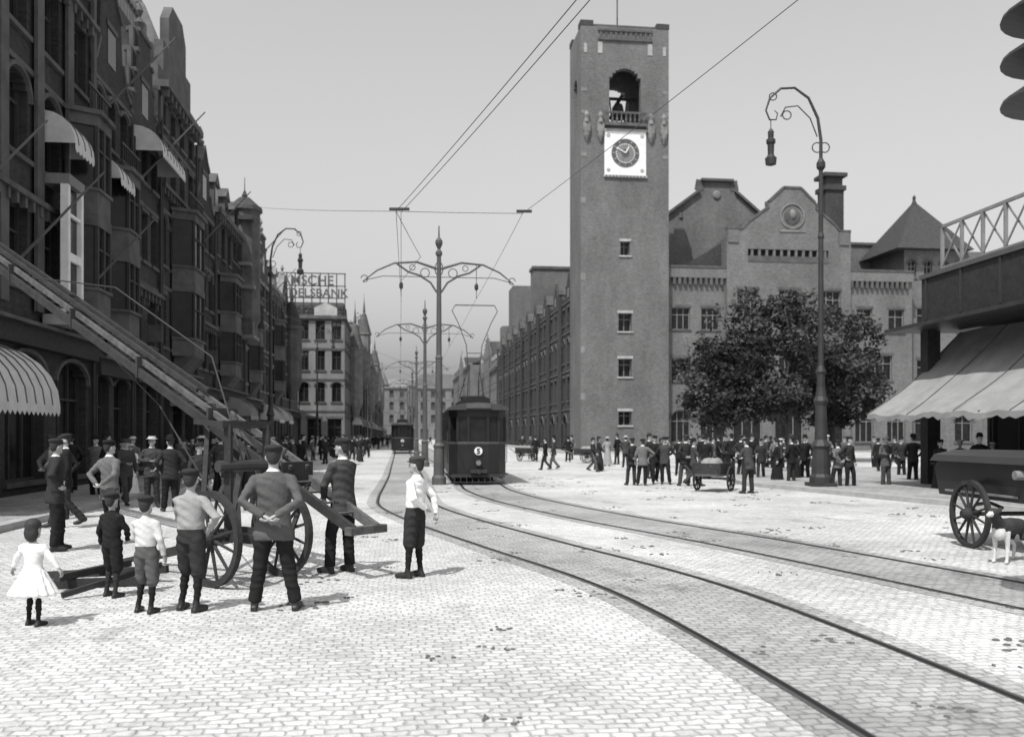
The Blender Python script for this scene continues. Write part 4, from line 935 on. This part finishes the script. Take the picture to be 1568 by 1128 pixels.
rl=[(835,46,0,75),(848,47,4,70),(908,44,4,-110),(917,45,5,-90),(930,52,6,0),(968,32.5,2,20),(984,32.2,7,-10),(1003,33.4,0,180),(1018,33,2,170),(1050,32,2,10),(1062,31.8,4,-90),(1040,40,1,0),(958,50,3,10),(945,55,1,40),
    (1165,36,8,160),(1190,34,5,90),(1212,33,1,30),(1283,29.8,2,20),(1300,29.8,7,-150),(1356,30.5,3,200),(1380,38,1,180),(1398,34,1,0),(1440,28.5,5,180),(1470,29,3,160),(1500,27,1,170),(1520,28.6,6,160),
    (870,60,1,0),(820,60,0,0),(800,75,1,180),(812,66,4,180),(1120,45,1,0),(1140,47,0,100),(1100,50,2,30),(1075,52,1,180),(1250,44,1,10),(1265,47,2,180),(1235,50,0,-90),(1345,42,8,0),(1370,45,4,90),(1200,46,7,90),(1180,52,5,0)]
crowd([(at(p,Y),Y,t,r) for p,Y,t,r in rl])
ml=[]
for k in range(26):   # loose clusters in front of the exchange
    cx,cy=R.choice([(7.5,40),(9,46),(12,50),(14.5,44),(17,46),(10.5,37)]); ml.append((cx+R.gauss(0,1.2),cy+R.gauss(0,1.5),R.choice([0,1,2,3,4,5,7,8]),R.uniform(0,360)))
crowd(ml)
fl=[]
for _ in range(30):
    vv=R.uniform(62,88) if R.random()<.4 else R.uniform(90,170); q=STREET@Vector((R.uniform(-4.8,-1.6) if R.random()<.6 else R.uniform(5,26 if vv<85 else 15),vv,0)); fl.append((q.x,q.y,R.choice([0,1,2,4,5,8]),R.choice([0,180,90])+R.uniform(-40,40)))
crowd(fl)
put('tram_driver',TM[1],-1.2,33.15,185,z=.42,s=.98)

# ---------------------------------------------------------------- ladder carriage
def ladder():
    e=root('ladder_cart'); B0=Vector((-2.0,11.5,.72)); D=Vector((-7.7,5.8,4.34)); Ln=D.length; d=D.normalized(); hd=Vector((d.x,d.y,0)).normalized(); sd=Vector((-hd.y,hd.x,0)); up=sd.cross(d)
    if up.z<0: up=-up
    q=P(); LT=13.5
    def rail(off,upo,t0,t1,w,h,m=M_WOOD): q.beam(B0+sd*off+up*upo+d*t0,B0+sd*off+up*upo+d*t1,w,h,m)
    for s in (-.2,.2): rail(s,0,-.25,LT,.06,.13,M_WOODD if s>0 else M_WOOD)
    for s in (-.14,.14): rail(s,.15,1.2,LT+1.5,.05,.09)
    for s in (-.09,.09): rail(s,.27,3.6,LT+3,.04,.07,M_WOODD)
    k=.2
    while k<LT: q.tube([B0+d*k-sd*.2,B0+d*k+sd*.2],.018,M_WOOD,n=6); k+=.3
    k=1.3
    while k<LT+1.4: q.tube([B0+d*k-sd*.14+up*.15,B0+d*k+sd*.14+up*.15],.016,M_WOOD,n=6); k+=.3
    q.beam(B0-d*.25-sd*.32,B0-d*.25+sd*.3,.12,.1,M_WOOD)
    for t in (1.2,3.0,5,7.2,9.6,12):
        q.beam(B0+d*t-sd*.25+up*.07,B0+d*t+sd*.25+up*.07,.05,.33,M_IRON)
    q.obj('ladder_sections',e,bevel=.006)
    ctr=Vector((-3.28,11.15,.57)); q=P(); r=.57
    for s in (-.58,.46): q.wheel(ctr+sd*s,sd,r,M_WOODD,ns=12,rim=.075,wd=.07,hub=.1)
    q.tube([ctr-sd*.7,ctr+sd*.58],.035,M_IRON,n=8)
    at_=lambda t,s,u: B0+d*t+sd*s+up*u
    for s in (-.3,.26):
        c=ctr+sd*(s-.05)
        q.beam(c+hd*.6,c-hd*.5,.07,.10,M_WOODD)
        q.beam(c,at_(2.1,s*.8,-.05),.07,.09,M_WOODD); q.beam(c+hd*.55,at_(3.0,s*.8,-.05),.06,.07,M_WOODD); q.beam(c-hd*.45,at_(1.2,s*.8,-.05),.05,.06,M_WOODD)
        q.beam(c,c+Vector((0,0,1.35)),.08,.09,M_WOODD)
        q.beam(c+Vector((0,0,1.35)),at_(3.3,s*.8,-.1),.05,.07,M_WOODD)
    q.beam(ctr-sd*.42+Vector((0,0,1.35)),ctr+sd*.32+Vector((0,0,1.35)),.08,.09,M_WOODD)
    q.beam(ctr-sd*.42+hd*.5,ctr+sd*.32+hd*.5,.08,.09,M_WOODD)
    q.tube([ctr-sd*.5+Vector((0,0,.85)),ctr+sd*.36+Vector((0,0,.85))],.07,M_IRON,n=10)
    q.tube([ctr-sd*.52+Vector((0,0,.85)),ctr-sd*.52+Vector((.12,0,1.05))],.015,M_IRON,n=6)
    q.beam(ctr+hd*.5-sd*.25+Vector((0,0,-.1)),ctr+hd*2.4-sd*.25+Vector((0,0,-.5)),.06,.07,M_WOODD)
    q.beam(ctr+hd*.5+sd*.2+Vector((0,0,-.1)),ctr+hd*2.4+sd*.2+Vector((0,0,-.5)),.06,.07,M_WOODD)
    q.obj('carriage',e)
    q=P(); q.tube([at_(9,.1,.2),at_(6.4,.05,.9),at_(3.6,0,.8),ctr+Vector((0,0,.9))],.012,M_IRON,n=5); q.tube([at_(8.2,-.2,-.1),at_(5,-.3,-.55),ctr+hd*.6-sd*.3],.012,M_IRON,n=5); q.obj('rope',e)
ladder()
q=P()
q.beam((-5.6,10.6,.06),(-4.35,10.9,.06),.08,.1,M_WOODD); q.beam((-5.8,11.3,.06),(-4.2,11.15,.16),.07,.09,M_WOODD); q.beam((-5.2,10.45,.16),(-4.9,11.7,.16),.08,.08,M_WOODD); q.beam((-4.9,9.95,.05),(-4.1,10.7,.28),.06,.06,M_WOODD)
q.obj('timber_props')

# ---------------------------------------------------------------- carriage, dog, handcart
def cart():
    e=root('delivery_cart',T((8.1,14.6,0))@RZ(4)); q=P(); pm=mat('cart_paint',.02,rough=.35)
    for sx in (-.82,.82): q.wheel((sx,0,.54),(1,0,0),.54,M_WOODD,ns=12,rim=.07,wd=.07,hub=.1)
    q.tube([(-.95,0,.54),(.95,0,.54)],.035,M_IRON,n=8); q.obj('wheels',e)
    q=P(); q.prismx([(-1.1,.78),(1.2,.78),(1.35,1.25),(1.25,1.35),(-1.2,1.35),(-1.3,1.25)],-.66,.66,pm)
    q.prism([(-.78,1.352),(.78,1.352),(.7,1.46),(.35,1.54),(-.35,1.54),(-.7,1.46)],-1.3,1.3,pm)
    q.box(-.7,.7,-1.4,-1.31,.72,.78,M_WOODD); 
    for sx in (-.5,.5): q.tube([(sx,-1.1,.8),(sx*.9,-2.3,.62)],.03,M_WOODD,n=6); q.tube([(sx,-.35,.66),(sx,0,.72),(sx,.35,.66)],.03,M_IRON,n=6)
    q.box(-.672,-.661,-1.0,1.0,.84,.88,M_STONEM); q.tube([(-.68,-1.15,1.2),(-.82,-1.15,1.2)],[.07,.07],M_STONEM,n=10)
    q.obj('body',e,bevel=.015)
cart()
def dog():
    f1=cloth('fur_dark',.04); f2=cloth('fur_white',.5); q={f1:P(),f2:P()}
    a,b=q[f1],q[f2]
    a.tube([(0,-.36,.5),(0,-.2,.49),(0,0,.5),(0,.2,.49),(0,.34,.5)],[.09,.12,.125,.14,.1],f1,n=14)
    a.tube([(0,.3,.52),(0,.42,.64),(0,.47,.70)],[.095,.07,.065],f1,n=12); a.ell((0,.5,.72),(.07,.09,.07),f1); 
    b.tube([(0,.55,.71),(0,.66,.69)],[.045,.03],f2,n=10); b.ell((0,.33,.43),(.1,.08,.11),f2); b.ell((.06,-.05,.53),(.09,.12,.1),f2)
    for s in (-1,1):
        a.tube([(s*.05,.47,.77),(s*.08,.46,.80),(s*.09,.47,.72)],[.02,.022,.012],f1,n=6)
        b.tube([(s*.08,.27,.45),(s*.085,.26,.25),(s*.085,.28,.06)],[.05,.032,.025],f2,n=10); b.ell((s*.085,.3,.025),(.03,.045,.025),f2)
        a.tube([(s*.08,-.3,.46),(s*.09,-.22,.3)],[.08,.05],f1,n=10); b.tube([(s*.09,-.22,.3),(s*.09,-.36,.2),(s*.09,-.33,.05)],[.042,.028,.024],f2,n=10); b.ell((s*.09,-.3,.025),(.03,.045,.025),f2)
    a.tube([(0,-.35,.53),(0,-.48,.5),(0,-.56,.4)],[.03,.025,.012],f1,n=8)
    mats=[f1,f2]; vs,fs,mi=remesh(q,.014,mats)
    me=bpy.data.meshes.new('dog'); me.from_pydata([tuple(v) for v in vs],[],fs); [me.materials.append(m) for m in mats]
    me.polygons.foreach_set('material_index',mi); me.polygons.foreach_set('use_smooth',[True]*len(fs)); me.update()
    put('dog',me,7.05,12.95,128)
dog()
def handcart(x,y,rot):
    e=root('handcart',T((x,y,0))@RZ(rot)); q=P()
    for sx in (-.55,.55): q.wheel((sx,0,.4),(1,0,0),.4,M_WOODD,ns=10,rim=.05,wd=.05,hub=.07)
    q.tube([(-.6,0,.4),(.6,0,.4)],.03,M_IRON); q.box(-.45,.45,-.8,.8,.5,.56,M_WOOD)
    for s in (-.45,.41): q.box(s,s+.04,-.8,.8,.562,.9,M_WOODD)
    q.box(-.4,.4,-.8,-.76,.562,.9,M_WOODD); q.box(-.4,.4,.76,.8,.562,.9,M_WOODD)
    for s in (-.4,.4): q.tube([(s,.8,.55),(s,1.6,.85)],.025,M_WOOD)
    for k in range(5): q.ell((R.uniform(-.25,.25),R.uniform(-.5,.5),.8),(.2,.26,.26),M_CANVAS)
    q.obj('cart_body',e)
handcart(6.45,29.2,150)
put('man',person_mesh('carter',1.68,('fwd','fwd'),'contra',top=C_MD,bottom=C_DK,hat='cap',lean=.22,vox=.018),7.25,27.9,35)
handcart(at(905,55),58,80); handcart(at(805,66),62,30)

# ---------------------------------------------------------------- light, sky, camera
EL=math.radians(57); sdir=Vector((.47,.88,0)).normalized()*math.cos(EL); sdir.z=-math.sin(EL)
sl_=bpy.data.lights.new('sun','SUN'); sl_.energy=4.5; sl_.angle=math.radians(.5); sl_.color=(1,.995,.985)
so=link(bpy.data.objects.new('sun',sl_)); so.rotation_euler=sdir.to_track_quat('-Z','Y').to_euler()
wd=bpy.data.worlds.new('World'); scene.world=wd; wd.use_nodes=True; nt=wd.node_tree
sk=nt.nodes.new('ShaderNodeTexSky'); sk.sky_type='NISHITA'; sk.sun_disc=False; sk.sun_elevation=EL; sk.sun_rotation=math.atan2(-sdir.x,-sdir.y)
sk.dust_density=3; sk.air_density=1.6; sk.ozone_density=1
# orthochromatic plate: it records the blue light of the sky only
sp=nt.nodes.new('ShaderNodeSeparateColor'); nt.links.new(sk.outputs[0],sp.inputs[0]); nt.links.new(sp.outputs[2],nt.nodes['Background'].inputs[0]); nt.nodes['Background'].inputs[1].default_value=.15
cam=bpy.data.cameras.new('camera'); co=link(bpy.data.objects.new('camera',cam)); co.location=(0,0,1.8); co.rotation_euler=(math.pi/2,0,0)
cam.sensor_width=36; cam.lens=36*1400/1568; cam.shift_y=101/1568; cam.clip_end=3000; cam.clip_start=.1; scene.camera=co
cam.dof.use_dof=True; cam.dof.focus_distance=12; cam.dof.aperture_fstop=1.5
scene.view_settings.view_transform='Standard'; scene.view_settings.look='None'; scene.view_settings.exposure=0
